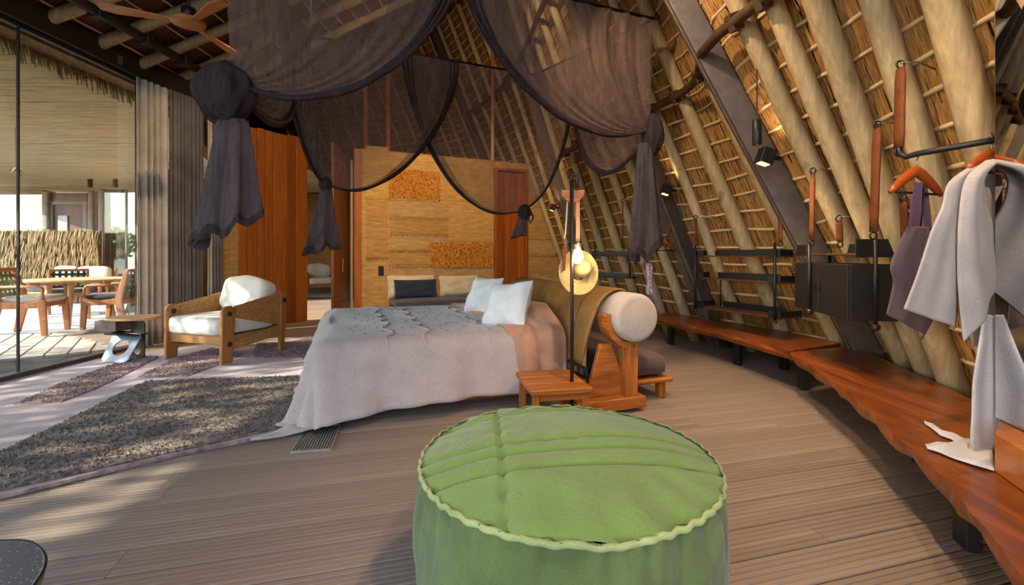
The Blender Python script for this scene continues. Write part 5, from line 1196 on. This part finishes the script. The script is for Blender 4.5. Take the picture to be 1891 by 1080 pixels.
swag(FR, on_bar(FLc, FR, 738), KN['FR'], px(750,230,5.1), px(845,436,5.5), 7, .022, 6, hem=.026)
mid2 = lerp(NR_, FR, .55); swag(FR, mid2, KN['FR'], px(1066,190,5.25), px(1040,365,5.6), 6, .022, 7, hem=.024)
swag(NR_, mid2, px(1186,268,4.38), px(1040,230,5.0), px(1088,410,4.6), 6, .022, 8, hem=.026)
def knot(c, rx, rz_, seed, name='knot'):
    r_ = random.Random(seed); ph = [r_.uniform(0,6) for _ in range(4)]
    def fn(u, v):
        a = 2*PI*u; b_ = PI*(v-.5); k = 1+.10*math.sin(5*a+ph[0]+2*b_)+.05*math.sin(9*a+ph[1]-3*b_)
        return c+Vector((rx*k*math.cos(b_)*math.cos(a), rx*.8*k*math.cos(b_)*math.sin(a), rz_*math.sin(b_)*(1+.08*math.sin(3*a+ph[2]))))
    return MB().grid(fn, 40, 20, wrap=True).build(name, M['net3'], net, smooth=True)
def tail(c, L, r0, r1, n, slant, seed, turns=1.0):
    r_ = random.Random(seed); ph = [r_.uniform(0,6) for _ in range(4)]
    def pt(u, v):
        a = 2*PI*u*turns+1.2; rr = (r0+(r1-r0)*v**1.1)*(1+.30*v**.5*math.sin(n*a+ph[0]+.6*v)+.12*v*math.sin(n*2.2*a+ph[1]))
        z = -L*v*(1-slant*(.5+.5*math.cos(a-.4))-.05*math.sin(n*a))
        return c+Vector((rr*math.cos(a)+.05*v*(1 if slant > .1 else 0)*-1, rr*.55*math.sin(a), z))
    o = MB().grid(lambda u, v: pt(u, v*.95), 130, 24).build('net_tail', M['net2'], net, smooth=True)
    MB().grid(lambda u, v: pt(u, .925+.075*v)+Vector((0,-.003,0)), 130, 3).build('hem_band', M['net3'], o, smooth=True)
    return o
knot(px(415,172,3.06), .185, .205, 1); tail(px(430,222,3.06), .84, .10, .185, 6, .22, 1)
knot(px(1207,248,4.36), .10, .19, 2); tail(px(1192,265,4.36), 1.12, .07, .135, 5, .10, 2)
knot(px(601,341,4.8), .065, .08, 3); tail(px(602,350,4.8), .68, .06, .16, 5, .12, 3)
knot(px(968,392,5.75), .08, .10, 4); tail(px(966,396,5.75), .30, .05, .08, 4, .15, 4)
MB().tube([px(978,385,5.7), px(985,402,5.68), px(980,412,5.7), px(974,400,5.7)], .012, 6).build('tie_loop', M['net3'], net, smooth=True)
# ================================================================== ADDED UNSEEN LAMPS (extra light for floor, walls and thatch)
def fill_lamp(x, y, z, tgt, power, size, label, ztop=None):      # same fitting as the one in view
    p = Vector((x, y, z)); pendant(p, ztop or min(LZ(x), 7.0), label, power, Vector(tgt), size)
fill_lamp(1.0, 1.9, 3.05, (1.25,1.9,0), 130, 110, 'black pendant lamp above the green pouf')
fill_lamp(.9, .4, 3.0, (1.6,1.4,0), 95, 110, 'black pendant lamp above the near bench end')
fill_lamp(-.9, 5.3, 4.7, (-1.0,9.2,1.6), 620, 70, 'black pendant lamp turned towards the burlap wall')
fill_lamp(-2.0, 4.4, 4.4, (-4.0,7.6,1.2), 260, 70, 'black pendant lamp turned towards the board wall')
fill_lamp(.4, 3.0, 3.6, (2.6,4.6,1.4), 165, 95, 'black pendant lamp turned towards the shelf rack')
fill_lamp(-.3, 5.0, 5.2, (-.6,12,6.0), 300, 110, 'black pendant lamp lighting the far thatch')
